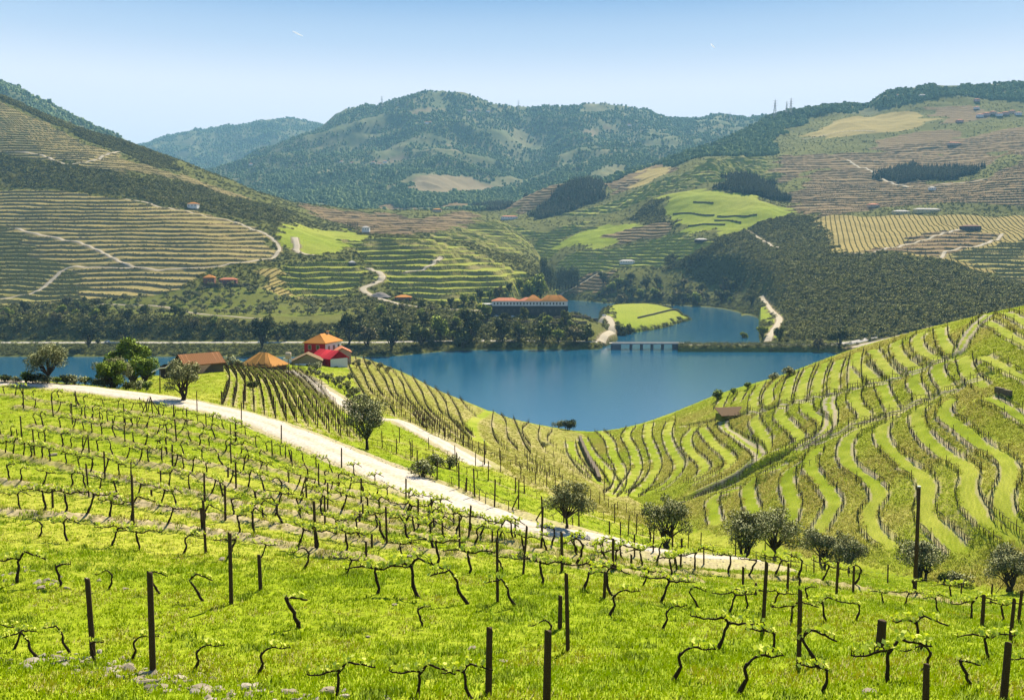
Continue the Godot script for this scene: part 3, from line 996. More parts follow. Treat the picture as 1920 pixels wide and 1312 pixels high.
func roof_face(st: SurfaceTool, a: Vector3, b: Vector3, c: Vector3, d: Vector3, pitch := 0.4, amp := 0.035):
	# eave a-b, ridge d-c, in rows of round tiles that run from ridge to eave
	var n := int(clampf(a.distance_to(b) / pitch, 4, 60)) * 2
	var up := (b - a).cross(d - a).normalized()
	if up.y < 0: up = -up
	for k in n:
		var f0 := float(k) / n
		var f1 := float(k + 1) / n
		var o0 := up * (amp if k % 2 == 0 else 0.0)
		var o1 := up * (amp if k % 2 == 1 else 0.0)
		var p := a.lerp(b, f0) + o0
		var q := a.lerp(b, f1) + o1
		var s := d.lerp(c, f0) + o0
		var t := d.lerp(c, f1) + o1
		for v in [p, s, q, q, s, t]: st.add_vertex(v)

func gable_roof(w: float, l: float, rise: float, over: float) -> ArrayMesh:
	# ridge along z; w across x
	var st := new_st()
	var x := w / 2 + over
	var z := l / 2 + over
	var drop := -over * rise / (w / 2)
	roof_face(st, Vector3(-x, drop, z), Vector3(-x, drop, -z), Vector3(0, rise, -z), Vector3(0, rise, z))
	roof_face(st, Vector3(x, drop, -z), Vector3(x, drop, z), Vector3(0, rise, z), Vector3(0, rise, -z))
	for e in [-z, z]:
		for s in [-1, 1]:
			for v in [Vector3(s * x, drop, e), Vector3(0, rise, e), Vector3(0, rise - 0.18, e), Vector3(s * x, drop, e), Vector3(0, rise - 0.18, e), Vector3(s * x, drop - 0.18, e)]: st.add_vertex(v)
	for s in [-1, 1]:
		for v in [Vector3(s * x, drop, -z), Vector3(s * x, drop, z), Vector3(s * x, drop - 0.18, z), Vector3(s * x, drop, -z), Vector3(s * x, drop - 0.18, z), Vector3(s * x, drop - 0.18, -z)]: st.add_vertex(v)
	st.generate_normals()
	return st.commit()

func hip_roof(w: float, l: float, rise: float, over: float) -> ArrayMesh:
	var st := new_st()
	var x := w / 2 + over
	var z := l / 2 + over
	var along_z := z > x
	var rx := 0.0 if along_z else x - z
	var rz := z - x if along_z else 0.0
	var c := [Vector3(-x, 0, z), Vector3(x, 0, z), Vector3(x, 0, -z), Vector3(-x, 0, -z)]
	var r := [Vector3(-rx, rise, rz), Vector3(rx, rise, rz), Vector3(rx, rise, -rz), Vector3(-rx, rise, -rz)]
	for k in 4:
		var k1 := (k + 1) % 4
		roof_face(st, c[k], c[k1], r[k1], r[k], 0.4, 0.015)
		for v in [c[k], c[k1], c[k1] - Vector3(0, 0.2, 0), c[k], c[k1] - Vector3(0, 0.2, 0), c[k] - Vector3(0, 0.2, 0)]: st.add_vertex(v)
	st.generate_normals()
	return st.commit()

func gable_wall(w: float, l: float, h: float, rise: float) -> ArrayMesh:
	# walls with two pointed ends, ridge along z, standing on y = 0
	var st := new_st()
	var x := w / 2
	var z := l / 2
	for s in [-1, 1]:
		for v in [Vector3(s * x, -1, -z), Vector3(s * x, h, -z), Vector3(s * x, h, z), Vector3(s * x, -1, -z), Vector3(s * x, h, z), Vector3(s * x, -1, z)]: st.add_vertex(v)
		var e: float = s * z
		for v in [Vector3(-x, -1, e), Vector3(-x, h, e), Vector3(x, h, e), Vector3(-x, -1, e), Vector3(x, h, e), Vector3(x, -1, e), Vector3(-x, h, e), Vector3(0, h + rise, e), Vector3(x, h, e)]: st.add_vertex(v)
	st.generate_normals()
	return st.commit()

# ---------------------------------------------------------------- lines of the near ground: road, paths, terrace tracks, vine rows
var road_line: PackedVector3Array
var path_line: PackedVector3Array
var tracks := []
var field_rows := []
var low_rows := []
var slope_rows := []

func verge(line: PackedVector3Array):
	# the bare strip that is kept open under the vines at both edges of a terrace track
	var n := noise(0.12, 2, 91)
	for s in [-1.3, 1.3]:
		var strip := PackedVector3Array()
		for i in line.size() - 1:
			var t := (line[i + 1] - line[i]).normalized()
			var q: Vector3 = line[i] + Vector3(-t.z, 0, t.x) * s
			if n.get_noise_2d(q.x, q.z) > -0.1: strip.append(q)
		stroke(strip, 0.42, SANDY)

var hill_lines := []

func lay_hill_tracks():
	for f in [
		[[1125, 641, 1146, 622, 1146, 606, 1132, 592, 1118, 588], 780, 960, 3.6],
		[[552, 445, 556, 460, 560, 474, 590, 478], 1000, 1500, 3.6],
		[[692, 503, 712, 512, 716, 522, 700, 533, 680, 543, 700, 556, 730, 566, 770, 574, 840, 580, 905, 584], 860, 1250, 3.6],
		[[22, 428, 110, 448, 180, 468, 215, 486, 245, 500, 300, 506, 400, 500, 470, 490, 512, 482, 522, 462, 500, 440, 440, 416], 900, 1500, 2.2],
		[[440, 416, 380, 402, 300, 388, 270, 378, 235, 373], 1100, 1500, 2.0], [[0, 560, 60, 546, 100, 520, 118, 504, 140, 499, 245, 502], 880, 1300, 2.2],
		[[0, 284, 80, 293, 140, 305, 200, 289, 222, 284], 1300, 1800, 2.4], [[190, 570, 300, 575, 350, 585, 440, 594, 490, 598], 800, 1050, 1.6],
		[[1454, 590, 1440, 572, 1428, 555], 900, 1400, 2.4], [[1580, 476, 1640, 472, 1700, 458, 1750, 442, 1800, 430], 1050, 1500, 2.2],
		[[1765, 484, 1780, 470, 1840, 460, 1872, 448, 1880, 438], 1050, 1500, 2.2], [[1050, 555, 1056, 548, 1090, 530, 1130, 508], 1400, 1900, 2.6],
		[[820, 488, 826, 478, 800, 500, 760, 512], 1000, 1500, 2.0], [[1400, 432, 1420, 445, 1460, 465], 1250, 1700, 2.2], [[1590, 300, 1640, 325, 1700, 350, 1760, 345, 1850, 335], 1500, 2300, 2.6],
		[[1505, 260, 1560, 250, 1640, 246], 2200, 3000, 3.0], [[1440, 640, 1462, 600, 1450, 585], 780, 1100, 3.0], [[1600, 652, 1650, 640, 1700, 628, 1760, 612], 735, 900, 5.0]]:
		var l := smooth_line(trace(f[0], f[1], f[2]), 2.0)
		TW.fill(0.0)
		stroke(l, f[3] + 1.5, BARE, 0.9, f[3] + 6.0)
		hill_lines.append([l, f[3]])

func near_lines():
	road_line = smooth_line(trace([-300, 705, 0, 717, 140, 730, 270, 743, 400, 768, 520, 805, 640, 852, 760, 900, 880, 945, 1000, 988, 1150, 1033, 1350, 1060, 1420, 1069], 30, 120), 0.6)
	stroke(road_line, 2.4, SANDY, 0.9, 4.5)
	path_line = smooth_line(trace([545, 695, 575, 708, 605, 730, 640, 753, 668, 772, 705, 785, 745, 792, 800, 815, 850, 842, 905, 872], 88, 330), 0.6)
	stroke(path_line, 2.2, SANDY, 0.8, 4.0)
	var k := 1.0 / 2.98
	for f in [
		[75, 720, 25, 780, 40, 850, 110, 920, 110, 980, 0, 1050], [105, 725, 170, 810, 260, 890, 240, 950, 60, 1040],
		[240, 540, 200, 620], [340, 520, 300, 590], [440, 480, 400, 560, 400, 630], [540, 450, 480, 520, 480, 590],
		[620, 420, 590, 500, 570, 590], [710, 390, 670, 490, 655, 585], [800, 360, 760, 450, 745, 550], [880, 345, 850, 430, 845, 520],
		[975, 305, 960, 400, 965, 490], [985, 370, 1080, 460], [1060, 290, 1120, 370, 1190, 440], [1230, 230, 1190, 260, 1220, 330, 1300, 390],
		[1350, 190, 1310, 230, 1340, 300, 1440, 345], [1440, 165, 1450, 230, 1500, 300],
		[430, 650, 400, 680, 460, 790, 460, 860], [560, 615, 540, 650, 600, 720, 650, 770, 640, 810, 470, 880],
		[690, 580, 700, 630, 790, 700, 770, 770, 640, 850], [1060, 480, 970, 520, 970, 590, 1020, 660, 960, 710], [1110, 470, 1130, 540, 1180, 630],
		[1300, 400, 1290, 470, 1330, 560, 1280, 600], [1500, 345, 1430, 380, 1440, 440, 1490, 510], [1570, 330, 1600, 420, 1680, 500],
		[300, 1070, 190, 1110, 170, 1180, 190, 1260], [560, 940, 400, 1020, 370, 1090, 400, 1200],
		[760, 840, 690, 920, 600, 970, 590, 1060, 620, 1150, 590, 1270], [720, 900, 720, 960, 800, 1060, 850, 1140, 800, 1230, 760, 1312],
		[1180, 650, 960, 760, 910, 830, 930, 930, 1060, 1030, 1100, 1110, 1040, 1200, 1060, 1290, 1180, 1400],
		[1190, 670, 1120, 720, 1120, 800, 1230, 920, 1340, 1000, 1370, 1080, 1350, 1200, 1450, 1312, 1560, 1420],
		[1360, 600, 1310, 650, 1340, 750, 1450, 860, 1600, 960, 1590, 1080, 1640, 1180, 1760, 1290, 1850, 1360],
		[1500, 570, 1460, 640, 1560, 730, 1680, 830, 1810, 910, 1830, 1000, 1790, 1100, 1800, 1200, 1908, 1312],
		[1690, 130, 1830, 210, 1930, 270, 2100, 380], [1780, 80, 1920, 140, 2100, 250], [1700, 560, 1850, 640, 2000, 760], [1680, 330, 1850, 420, 2000, 500]]:
		var line := smooth_line(trace(f, 60, 330, 1280, 560, k), 0.5)
		verge(line)
		stroke(line, 0.95, TRACK, 0.6, 3.0)
		tracks.append(line)
	for f in [
		[0, 715, 200, 680, 400, 640, 560, 600, 760, 555, 900, 520, 1060, 480, 1260, 420, 1420, 350, 1520, 330],
		[-60, 1160, 0, 1130, 200, 1060, 400, 960, 640, 840, 900, 730, 1180, 640, 1350, 570, 1500, 520, 1700, 430],
		[330, 660, 230, 690, 300, 770, 430, 870, 400, 920, 60, 1100], [900, 525, 820, 570, 830, 650, 800, 740, 640, 850], [1720, 90, 1600, 210, 1540, 320]]:
		var line := smooth_line(trace(f, 60, 330, 1280, 560, k), 0.5)
		stroke(line, 1.5, TRACK, 0.9, 3.4)
		for s in [-0.75, 0.75]:
			var wheel := PackedVector3Array()
			for i in line.size() - 1:
				var t := (line[i + 1] - line[i]).normalized()
				wheel.append(line[i] + Vector3(-t.z, 0, t.x) * s)
			stroke(wheel, 0.38, PATHWAY)
		tracks.append(line)
	# the vineyard slope above the gully, rows seen end on
	for f in [
		[30, 345, 75, 450, 140, 560, 210, 620], [75, 330, 120, 430, 165, 520, 260, 600, 300, 660], [120, 330, 170, 440, 220, 530, 330, 620],
		[160, 340, 230, 440, 280, 540, 400, 650, 480, 740], [215, 365, 275, 450, 310, 540, 400, 620, 500, 720], [270, 385, 335, 470, 365, 560, 450, 650, 560, 760],
		[330, 410, 380, 500, 430, 590, 520, 690, 620, 790], [395, 435, 445, 520, 480, 610, 560, 690, 690, 800], [460, 465, 520, 560, 560, 640, 640, 700, 730, 790],
		[520, 495, 580, 580, 600, 660, 690, 760], [590, 530, 640, 610, 680, 700, 740, 770], [660, 560, 700, 610, 760, 660], [890, 630, 920, 700, 930, 780, 990, 850],
		[850, 640, 840, 720, 870, 800, 940, 860], [960, 660, 990, 740, 1030, 830, 1060, 870], [1050, 690, 1010, 740, 1060, 830], [1110, 720, 1100, 780, 1130, 840],
		[1180, 740, 1150, 790, 1190, 830], [1190, 835, 1300, 900, 1400, 1000], [1130, 850, 1250, 930, 1390, 1020], [1080, 890, 1200, 960, 1330, 1030], [1020, 880, 1130, 960, 1260, 1030],
		[300, 640, 560, 780, 850, 890, 1250, 1010], [420, 690, 640, 800, 900, 905, 1220, 1020], [640, 790, 820, 880, 1080, 985]]:
		slope_rows.append(smooth_line(trace(f, 90, 330, 640, 560, k), 0.6))
	for f in [[1280, 800, 1300, 880, 1390, 990, 1440, 1030], [1350, 780, 1400, 870, 1480, 960, 1540, 1050], [1440, 740, 1500, 800, 1520, 880, 1560, 960, 1550, 1050, 1500, 1100], [1620, 720, 1590, 770, 1630, 850, 1650, 950, 1600, 1040, 1560, 1100], [1720, 700, 1710, 770, 1740, 850, 1760, 940, 1720, 1020, 1620, 1100], [1840, 690, 1820, 760, 1850, 850, 1890, 930, 1850, 1010, 1700, 1090]]:
		var line := smooth_line(trace(f, 90, 330, 640, 560, k), 0.5)
		verge(line)
		stroke(line, 0.95, TRACK, 0.6, 3.0)
		tracks.append(line)
	var lane := smooth_line(trace([835, 600, 740, 680, 735, 760, 790, 810], 90, 330, 640, 560, k), 0.5)
	stroke(lane, 1.4, TRACK, 0.8, 3.0)
	for l in slope_rows: stroke(l, 0.45, ROWFOOT)
	# rows between the road and the houses
	for i in 14:
		var x0 := 398.0 + i * 10.6
		var x1 := 385.0 + i * 20.5
		var a := hit(x0 + 22, 690, 150, 300)
		var b := hit(x1 + 30, 0.39 * (x1 + 30) + 600, 84, 200)
		low_rows.append(smooth_line(PackedVector3Array([a, (a + b) * 0.5 + Vector3(1.0, 0, 0), b]), 0.6))
	for f in [
		[770, 880, 860, 915, 980, 965, 1130, 1008, 1280, 1042], [760, 852, 870, 888, 1000, 932, 1110, 968, 1250, 1010], [730, 825, 830, 850, 950, 890, 1100, 935, 1210, 970],
		[640, 815, 700, 835, 780, 866], [1180, 1000, 1300, 1030, 1420, 1050, 1600, 1082]]:
		low_rows.append(smooth_line(trace(f, 50, 130), 0.5))
	for l in low_rows: stroke(l, 0.35, ROWFOOT)
	# the field above the road
	for f in [
		[-60, 955, 0, 962, 225, 982, 420, 1005, 620, 1043, 700, 1052], [-60, 897, 0, 905, 150, 925, 330, 958, 520, 990, 680, 1018, 860, 1045],
		[-60, 840, 0, 850, 90, 870, 200, 895, 400, 935, 560, 968, 700, 995, 860, 1022, 1000, 1050, 1150, 1075, 1300, 1092],
		[-60, 808, 0, 820, 150, 846, 300, 875, 450, 918, 600, 953, 760, 987, 900, 1012, 1050, 1045, 1200, 1068, 1400, 1085, 1600, 1105, 1800, 1135],
		[60, 800, 220, 826, 340, 860, 480, 895, 640, 937, 800, 977, 960, 1020, 1100, 1045, 1300, 1070], [150, 788, 280, 815, 420, 852, 560, 897, 700, 937, 850, 977],
		[30, 764, 230, 796, 330, 811, 500, 852, 620, 892, 740, 927], [0, 742, 120, 757, 260, 776, 380, 800, 470, 825]]:
		var l := smooth_line(trace(f, 24, 92), 0.5)
		field_rows.append(l)
		stroke(l, 0.52, ROWFOOT)
	# the soil hoed up under the rows
	for l in field_rows:
		for p in l:
			for r in range(int(row_of(-p.z - 0.9)), int(row_of(-p.z + 0.9)) + 2):
				var dr := DD[r]
				for c in range(int(col_of((p.x - 0.9) / dr)), mini(int(col_of((p.x + 0.9) / dr)) + 2, NC)):
					var dx: float = UU[c] * dr - p.x
					var dz: float = dr + p.z
					var w: float = exp(-(dx * dx + dz * dz) / 0.16)
					var i := r * NC + c
					if w > TW[i]:
						HH[i] += 0.24 * (w - TW[i])
						TW[i] = w
	note("lines")

# ---------------------------------------------------------------- vines, stakes, wires
var vine_protos := []
var stake_proto: Node3D

func make_vine(kind: int, seed_: int) -> Node3D:
	rng.seed = 900 + seed_
	var o := Node3D.new()
	o.set_meta("plain", "grape_vine")
	var lean := rng.randf_range(-0.3, 0.3)
	var t := new_st()
	var pts := []
	var rads := []
	var x := 0.0
	var z := 0.0
	var n := 8
	for i in n:
		var f := i / (n - 1.0)
		x += rng.randf_range(-0.045, 0.045) + lean * 0.16
		z += rng.randf_range(-0.03, 0.03)
		pts.append(Vector3(x, -0.08 + 0.74 * f, z))
		rads.append(lerpf(0.046, 0.031, f) * rng.randf_range(0.85, 1.2) * (1.35 if i == 0 else 1.0) * (1.25 if i == n - 1 else 1.0))
	tube(t, pts, rads, 7)
	part(done(t), "trunk", M.vinewood, o)
	var c := new_st()
	var lv := new_st()
	var top: Vector3 = pts[n - 1]
	var sides := [-1, 1] if kind == 0 else [kind]
	for s in sides:
		var ap := [top - Vector3(0, 0.03, 0)]
		var ar := [0.033]
		var p := top
		var steps := rng.randi_range(5, 9) if kind != 0 else rng.randi_range(6, 9)
		var rise := rng.randf_range(-0.04, 0.11)
		for i in steps:
			p += Vector3(s * rng.randf_range(0.07, 0.11), rise * (1.0 if i < 2 else -0.25) + rng.randf_range(-0.04, 0.04), rng.randf_range(-0.03, 0.03))
			ap.append(p)
			ar.append(lerpf(0.028, 0.013, i / float(steps)) * rng.randf_range(0.85, 1.2))
		tube(c, ap, ar, 6)
		for i in range(0, ap.size()):
			if rng.randf() < 0.22: continue
			var q: Vector3 = ap[i] + Vector3(rng.randf_range(-0.03, 0.03), 0, 0)
			var tip := q + Vector3(rng.randf_range(-0.05, 0.05), rng.randf_range(0.05, 0.13), rng.randf_range(-0.03, 0.03))
			tube(c, [q, q.lerp(tip, 0.5) + rv(0.012), tip], [0.014, 0.011, 0.008], 5)
			for j in rng.randi_range(3, 8):
				var sz := rng.randf_range(0.07, 0.14)
				var along := (rdir() + Vector3(0, 0.5, 0)).normalized() * sz
				var side := along.cross(rdir()).normalized() * sz * 0.85
				leaf(lv, tip + rv(0.075) + Vector3(0, 0.03, 0), along, side, Color(0.66, 0.66, 0.16).lerp(Color(0.46, 0.54, 0.06), rng.randf()))
	part(done(c), "cordon", M.vinewood, o)
	part(lv.commit(), "young_leaves", M.leaf, o)
	return o

func place_vine(p: Vector3, dir: Vector3, size: float, kind: int, label: String, group: String):
	var pick: Node3D = vine_protos[(kind + 1) * 4 + rng.randi() % 4]
	var o := copy(pick, p, atan2(-dir.z, dir.x) + rng.randf_range(-0.25, 0.25), size * rng.randf_range(0.95, 1.08))
	tag(o, label, "vine", group)
	return o

func make_stake() -> Node3D:
	var st := new_st()
	tube(st, [Vector3(0, -0.25, 0), Vector3(0.01, 0.3, 0), Vector3(-0.01, 0.7, 0.01), Vector3(0, 0.985, 0), Vector3(0, 1.0, 0)], [1.08, 1.04, 0.98, 0.96, 0.82], 9)
	var o := Node3D.new()
	o.set_meta("plain", "trellis_stake")
	part(done(st), "shaft", M.stake, o)
	return o

func place_stake(foot: Vector3, head: Vector3, r: float, label: String, group: String):
	var o := copy(stake_proto, foot, 0.0)
	var up := head - foot
	var h := up.length()
	var y := up / h
	var x := y.cross(Vector3(0, 0, 1)).normalized()
	var z := x.cross(y)
	# the shaft is built 1 m high and 1 m in radius
	o.basis = Basis(x * r, y * h, z * r)
	tag(o, label, "stake", group)
	return o

func small_vine(fat: float) -> ArrayMesh:
	rng.seed = 77
	var st := new_st()
	tube(st, [Vector3(0, -0.1, 0), Vector3(0.04, 0.35, 0.02), Vector3(0, 0.66, 0)], [0.05 * fat, 0.04 * fat, 0.035 * fat], 4, Color(0.05, 0.035, 0.022))
	for s in [-1, 1]:
		tube(st, [Vector3(0, 0.64, 0), Vector3(s * 0.25, 0.70, 0.02), Vector3(s * 0.52, 0.66, 0)], [0.032 * fat, 0.027 * fat, 0.015 * fat], 4, Color(0.05, 0.035, 0.022))
	st.generate_normals()
	for k in 16:
		var sz := rng.randf_range(0.05, 0.09)
		leaf(st, Vector3(rng.randf_range(-0.5, 0.5), rng.randf_range(0.66, 0.82), rng.randf_range(-0.05, 0.05)), rdir() * sz, rdir() * sz, Color(0.30, 0.36, 0.04).lerp(Color(0.2, 0.26, 0.03), rng.randf()))
	return st.commit()

func vineyard():
	for k in [-1, 0, 1]:
		for j in 4: vine_protos.append(make_vine(k, (k + 1) * 4 + j))
	stake_proto = make_stake()
	rng.seed = 5
	var across := Vector3(1, 0, 0.06).normalized()
	# the big vines in the grass in front, each where it stands: foot x, foot y, top y, arms
	var n_single := 0
	for v in [
		[22, 1217, 1185, 0], [77, 1237, 1193, -1], [133, 1225, 1183, -1], [245, 1238, 1208, 1], [362, 1260, 1222, 1], [482, 1267, 1238, 1], [627, 1307, 1252, 0], [573, 1177, 1113, 1],
		[385, 1127, 1082, 1], [303, 1113, 1075, 1], [118, 1100, 1055, 1], [200, 1103, 1070, -1], [27, 1093, 1045, 0], [130, 1015, 978, 0], [68, 1008, 978, -1], [205, 1023, 988, 0], [258, 1032, 995, 0],
		[343, 1038, 1003, 1], [422, 1047, 1008, -1], [487, 1045, 1018, 0], [567, 1064, 1030, -1], [180, 1245, 1200, 1],
		[707, 1113, 1060, 0], [793, 1123, 1060, 0], [883, 1133, 1080, -1], [973, 1140, 1095, -1], [795, 1175, 1138, 1], [1017, 1205, 1165, -1], [1143, 1155, 1110, 1], [1243, 1180, 1143, 1],
		[1263, 1277, 1218, 1], [893, 1310, 1288, 0], [778, 1310, 1285, 0], [645, 1080, 1048, 0], [752, 1048, 1015, 0], [820, 1055, 1012, 0], [880, 1075, 1032, 0], [948, 1070, 1038, 1], [1015, 1097, 1045, 0],
		[1090, 1106, 1060, 0], [1155, 1118, 1070, 0], [1235, 1130, 1085, 0], [1203, 1098, 1068, 0], [1315, 1140, 1105, 1], [1340, 1220, 1158, 0], [1442, 1235, 1178, -1], [1385, 1305, 1238, 1], [1540, 1306, 1260, -1],
		[1547, 1258, 1195, 1], [1657, 1282, 1215, 0], [1743, 1222, 1165, 0], [1850, 1240, 1185, 0], [1480, 1170, 1130, 0], [1560, 1168, 1128, 0], [1605, 1165, 1132, -1], [1655, 1133, 1108, 0], [1695, 1136, 1110, 0],
		[1768, 1150, 1120, 0], [1818, 1162, 1125, 0], [1880, 1165, 1130, 0], [1400, 1140, 1106, 0], [1365, 1150, 1112, 0], [1445, 1142, 1108, 0], [1520, 1132, 1100, 1], [1830, 1290, 1240, 1], [1920, 1280, 1225, -1], [1720, 1262, 1210, -1]]:
		var p := hit(v[0], v[1], 8, 45)
		place_vine(p, across, clampf(seen_size(p, v[1] - v[2]) / 0.70, 0.55, 1.25), v[3], "old two-armed vine low on the grass slope, outside the long rows" if v[3] == 0 else "old one-armed vine low on the grass slope, outside the long rows", "old vines low on the grass slope")
		n_single += 1
	# the rest of the field, row by row
	var words := ["eighth", "seventh", "sixth", "fifth", "fourth", "third", "second", "first"]
	var spare := []
	var list := []
	for ri in field_rows.size():
		var l: PackedVector3Array = field_rows[ri]
		var gap := 0
		for i in range(1, l.size() - 1):
			gap -= 1
			if gap > 0: continue
			gap = rng.randi_range(2, 3)
			if rng.randf() < 0.08: continue
			var dir := (l[i + 1] - l[i - 1]).normalized()
			var p := on_ground(l[i].x + rng.randf_range(-0.15, 0.15), l[i].z + rng.randf_range(-0.15, 0.15))
			list.append([-p.z, p, dir, ri])
	list.sort_custom(func(a, b): return a[0] < b[0])
	for e in list:
		var p: Vector3 = e[1]
		var u := p.x / -p.z
		if absf(u) < 0.56 and n_single < 298:
			place_vine(p, e[2], rng.randf_range(0.85, 1.1), [0, 0, 0, -1, 1][rng.randi() % 5], "gnarled grape vine in the %s long row above the dirt road" % words[e[3]], "vines in the long rows above the road")
			n_single += 1
		else:
			spare.append([p, e[2]])
	# rows below the road, on the slope above the gully and along the terrace tracks
	var fine := spare.size()
	for l in low_rows:
		for i in range(1, l.size() - 1):
			if i % 2 == 0 and rng.randf() < 0.6: spare.append([on_ground(l[i].x, l[i].z), (l[i + 1] - l[i - 1]).normalized()])
	fine = spare.size()
	for l in slope_rows:
		for i in range(1, l.size() - 1):
			if i % 2 == 0 and rng.randf() < 0.85: spare.append([on_ground(l[i].x, l[i].z), (l[i + 1] - l[i - 1]).normalized()])
	for l in tracks:
		for i in range(1, l.size() - 1):
			var t: Vector3 = (l[i + 1] - l[i - 1]).normalized()
			for s in [-1.35, 1.35]:
				if rng.randf() < 0.9:
					var q: Vector3 = l[i] + Vector3(-t.z, 0, t.x) * (s + rng.randf_range(-0.1, 0.1))
					spare.append([on_ground(q.x, q.z), t])
	var spots := []
	for e in spare:
		var b := Basis(Vector3.UP, atan2(-e[1].z, e[1].x) + rng.randf_range(-0.2, 0.2)).scaled(Vector3.ONE * rng.randf_range(0.75, 1.05))
		var v := rng.randf_range(0.8, 1.1)
		spots.append([Transform3D(b, e[0]), Color(v, v, v)])
	many("distant_vines", small_vine(0.75), M.leafvc, spots.slice(0, fine), "rows of small budding vines between the dirt road and the farm", "vines")
	many("terrace_track_vines", small_vine(1.15), M.leafvc, spots.slice(fine), "rows of small vines on the gully slope and along the terrace tracks", "vines")
	note("vines")

	# stakes: foot x, foot y, head x, head y
	rng.seed = 6
	var n_stakes := 0
	for v in [
		[174, 1233, 163, 1085], [286, 1265, 280, 1073], [433, 1132, 430, 1000], [488, 1107, 485, 1040], [385, 1037, 380, 938], [378, 990, 376, 952], [422, 975, 421, 910], [249, 987, 246, 890], [166, 932, 160, 869], [98, 952, 97, 918],
		[592, 1028, 588, 940], [609, 982, 608, 929], [614, 955, 614, 905], [574, 933, 573, 894], [478, 935, 478, 920], [283, 930, 283, 918], [383, 940, 382, 887], [516, 967, 516, 960],
		[43, 766, 42, 728], [99, 781, 95, 743], [142, 761, 140, 733], [135, 796, 133, 756], [40, 822, 37, 780], [64, 855, 60, 805], [167, 859, 164, 815], [196, 897, 194, 846], [211, 810, 210, 785], [232, 792, 231, 757], [234, 837, 232, 796],
		[262, 765, 261, 745], [275, 781, 281, 743], [286, 780, 282, 745], [301, 912, 300, 882], [312, 852, 310, 820], [323, 875, 322, 833], [325, 785, 325, 758], [330, 827, 327, 786], [350, 800, 349, 768], [369, 776, 368, 734], [386, 800, 385, 775],
		[427, 895, 427, 869], [442, 915, 441, 867], [432, 832, 431, 795], [433, 870, 431, 832], [441, 828, 441, 795], [452, 802, 452, 755], [510, 855, 509, 825], [527, 832, 527, 797], [548, 885, 546, 845], [597, 910, 597, 869], [540, 931, 540, 914],
		[677, 942, 677, 897], [761, 937, 761, 897], [725, 1018, 723, 950], [680, 963, 680, 945], [674, 978, 674, 957], [784, 988, 784, 936], [807, 980, 809, 936], [862, 1030, 861, 968], [879, 1005, 883, 948], [933, 1130, 932, 1014], [981, 1078, 988, 987],
		[1015, 1028, 1018, 950], [1054, 1073, 1053, 998], [972, 955, 973, 900], [966, 925, 967, 895], [874, 922, 875, 895], [1143, 1003, 1143, 977], [1178, 1005, 1180, 965], [1149, 1067, 1150, 1010], [1190, 1043, 1190, 1003],
		[1184, 1067, 1184, 1040], [1133, 1123, 1135, 1072], [1065, 1222, 1062, 1076], [1050, 1180, 1051, 1117], [916, 1305, 918, 1177], [1025, 1322, 1028, 1183], [686, 1043, 686, 1015], [697, 1027, 697, 1002], [923, 1017, 923, 995], [966, 1007, 966, 972],
		[1276, 1067, 1279, 1010], [1393, 1113, 1394, 1063], [1430, 1190, 1438, 1055], [1477, 1110, 1479, 1057], [1417, 1115, 1418, 1093], [1498, 1255, 1501, 1107], [1499, 1103, 1500, 1082], [1569, 1113, 1572, 1053], [1600, 1113, 1602, 1062],
		[1665, 1093, 1666, 1058], [1803, 1113, 1804, 1087], [1858, 1133, 1862, 1095], [1842, 1177, 1846, 1115], [1910, 1170, 1917, 1108], [1895, 1205, 1903, 1123], [1882, 1318, 1892, 1205], [1736, 1325, 1738, 1245], [1320, 1058, 1320, 1020],
		[1290, 1030, 1292, 995], [1225, 1035, 1226, 1005], [640, 878, 640, 840]]:
		var p := hit(v[0], v[1], 8, 130)
		var s := sight(v[2], v[3])
		var head := Vector3(s.x * -p.z, EYE + s.y * -p.z, p.z)
		var h := head.y - p.y
		place_stake(p, head, clampf(0.042 + rng.randf_range(-0.006, 0.008), 0.03, 0.06), ("tall weathered wooden vine stake in the grass field above the road" if h > 1.15 else "short cut-off wooden vine stake in the grass field above the road") if v[1] < 1330 and not (v[0] > 860 and v[1] < 935) else "wooden vine stake below the dirt road", "vine stakes in the near field")
		n_stakes += 1
	# braces that lean against end stakes: foot x, foot y, head x, head y
	for v in [[149, 765, 140, 736], [148, 860, 164, 820], [269, 770, 262, 747], [258, 792, 279, 746], [563, 930, 573, 897], [1005, 975, 1018, 952], [960, 955, 973, 925], [1868, 1112, 1887, 1085], [300, 778, 282, 745]]:
		var p := hit(v[0], v[1], 8, 130)
		var s := sight(v[2], v[3])
		place_stake(p, Vector3(s.x * -p.z, EYE + s.y * -p.z, p.z + 0.15), 0.036, "slanted wooden brace leaning on an end stake of a vine row", "braces at the row ends")
		n_stakes += 1
	# the thick cut stake in the field
	var tp := hit(1650, 1226, 8, 60)
	place_stake(tp, tp + Vector3(0.02, seen_size(tp, 68), 0), 0.085, "thick sawn-off wooden stake with a vine growing over it", "")
	# stakes of the rows below the road, and of the terraces
	spots = []
	var lows := []
	for l in low_rows:
		for i in range(2, l.size() - 1, 6): lows.append([on_ground(l[i].x, l[i].z), low_rows.find(l)])
	lows.sort_custom(func(a, b): return a[0].z > b[0].z)
	var counted := ["first", "second", "third", "fourth", "fifth", "sixth", "seventh", "eighth", "ninth", "tenth", "eleventh", "twelfth", "thirteenth", "fourteenth", "fifteenth", "sixteenth", "seventeenth"]
	var thin: ArrayMesh = (stake_proto.get_child(0) as MeshInstance3D).mesh
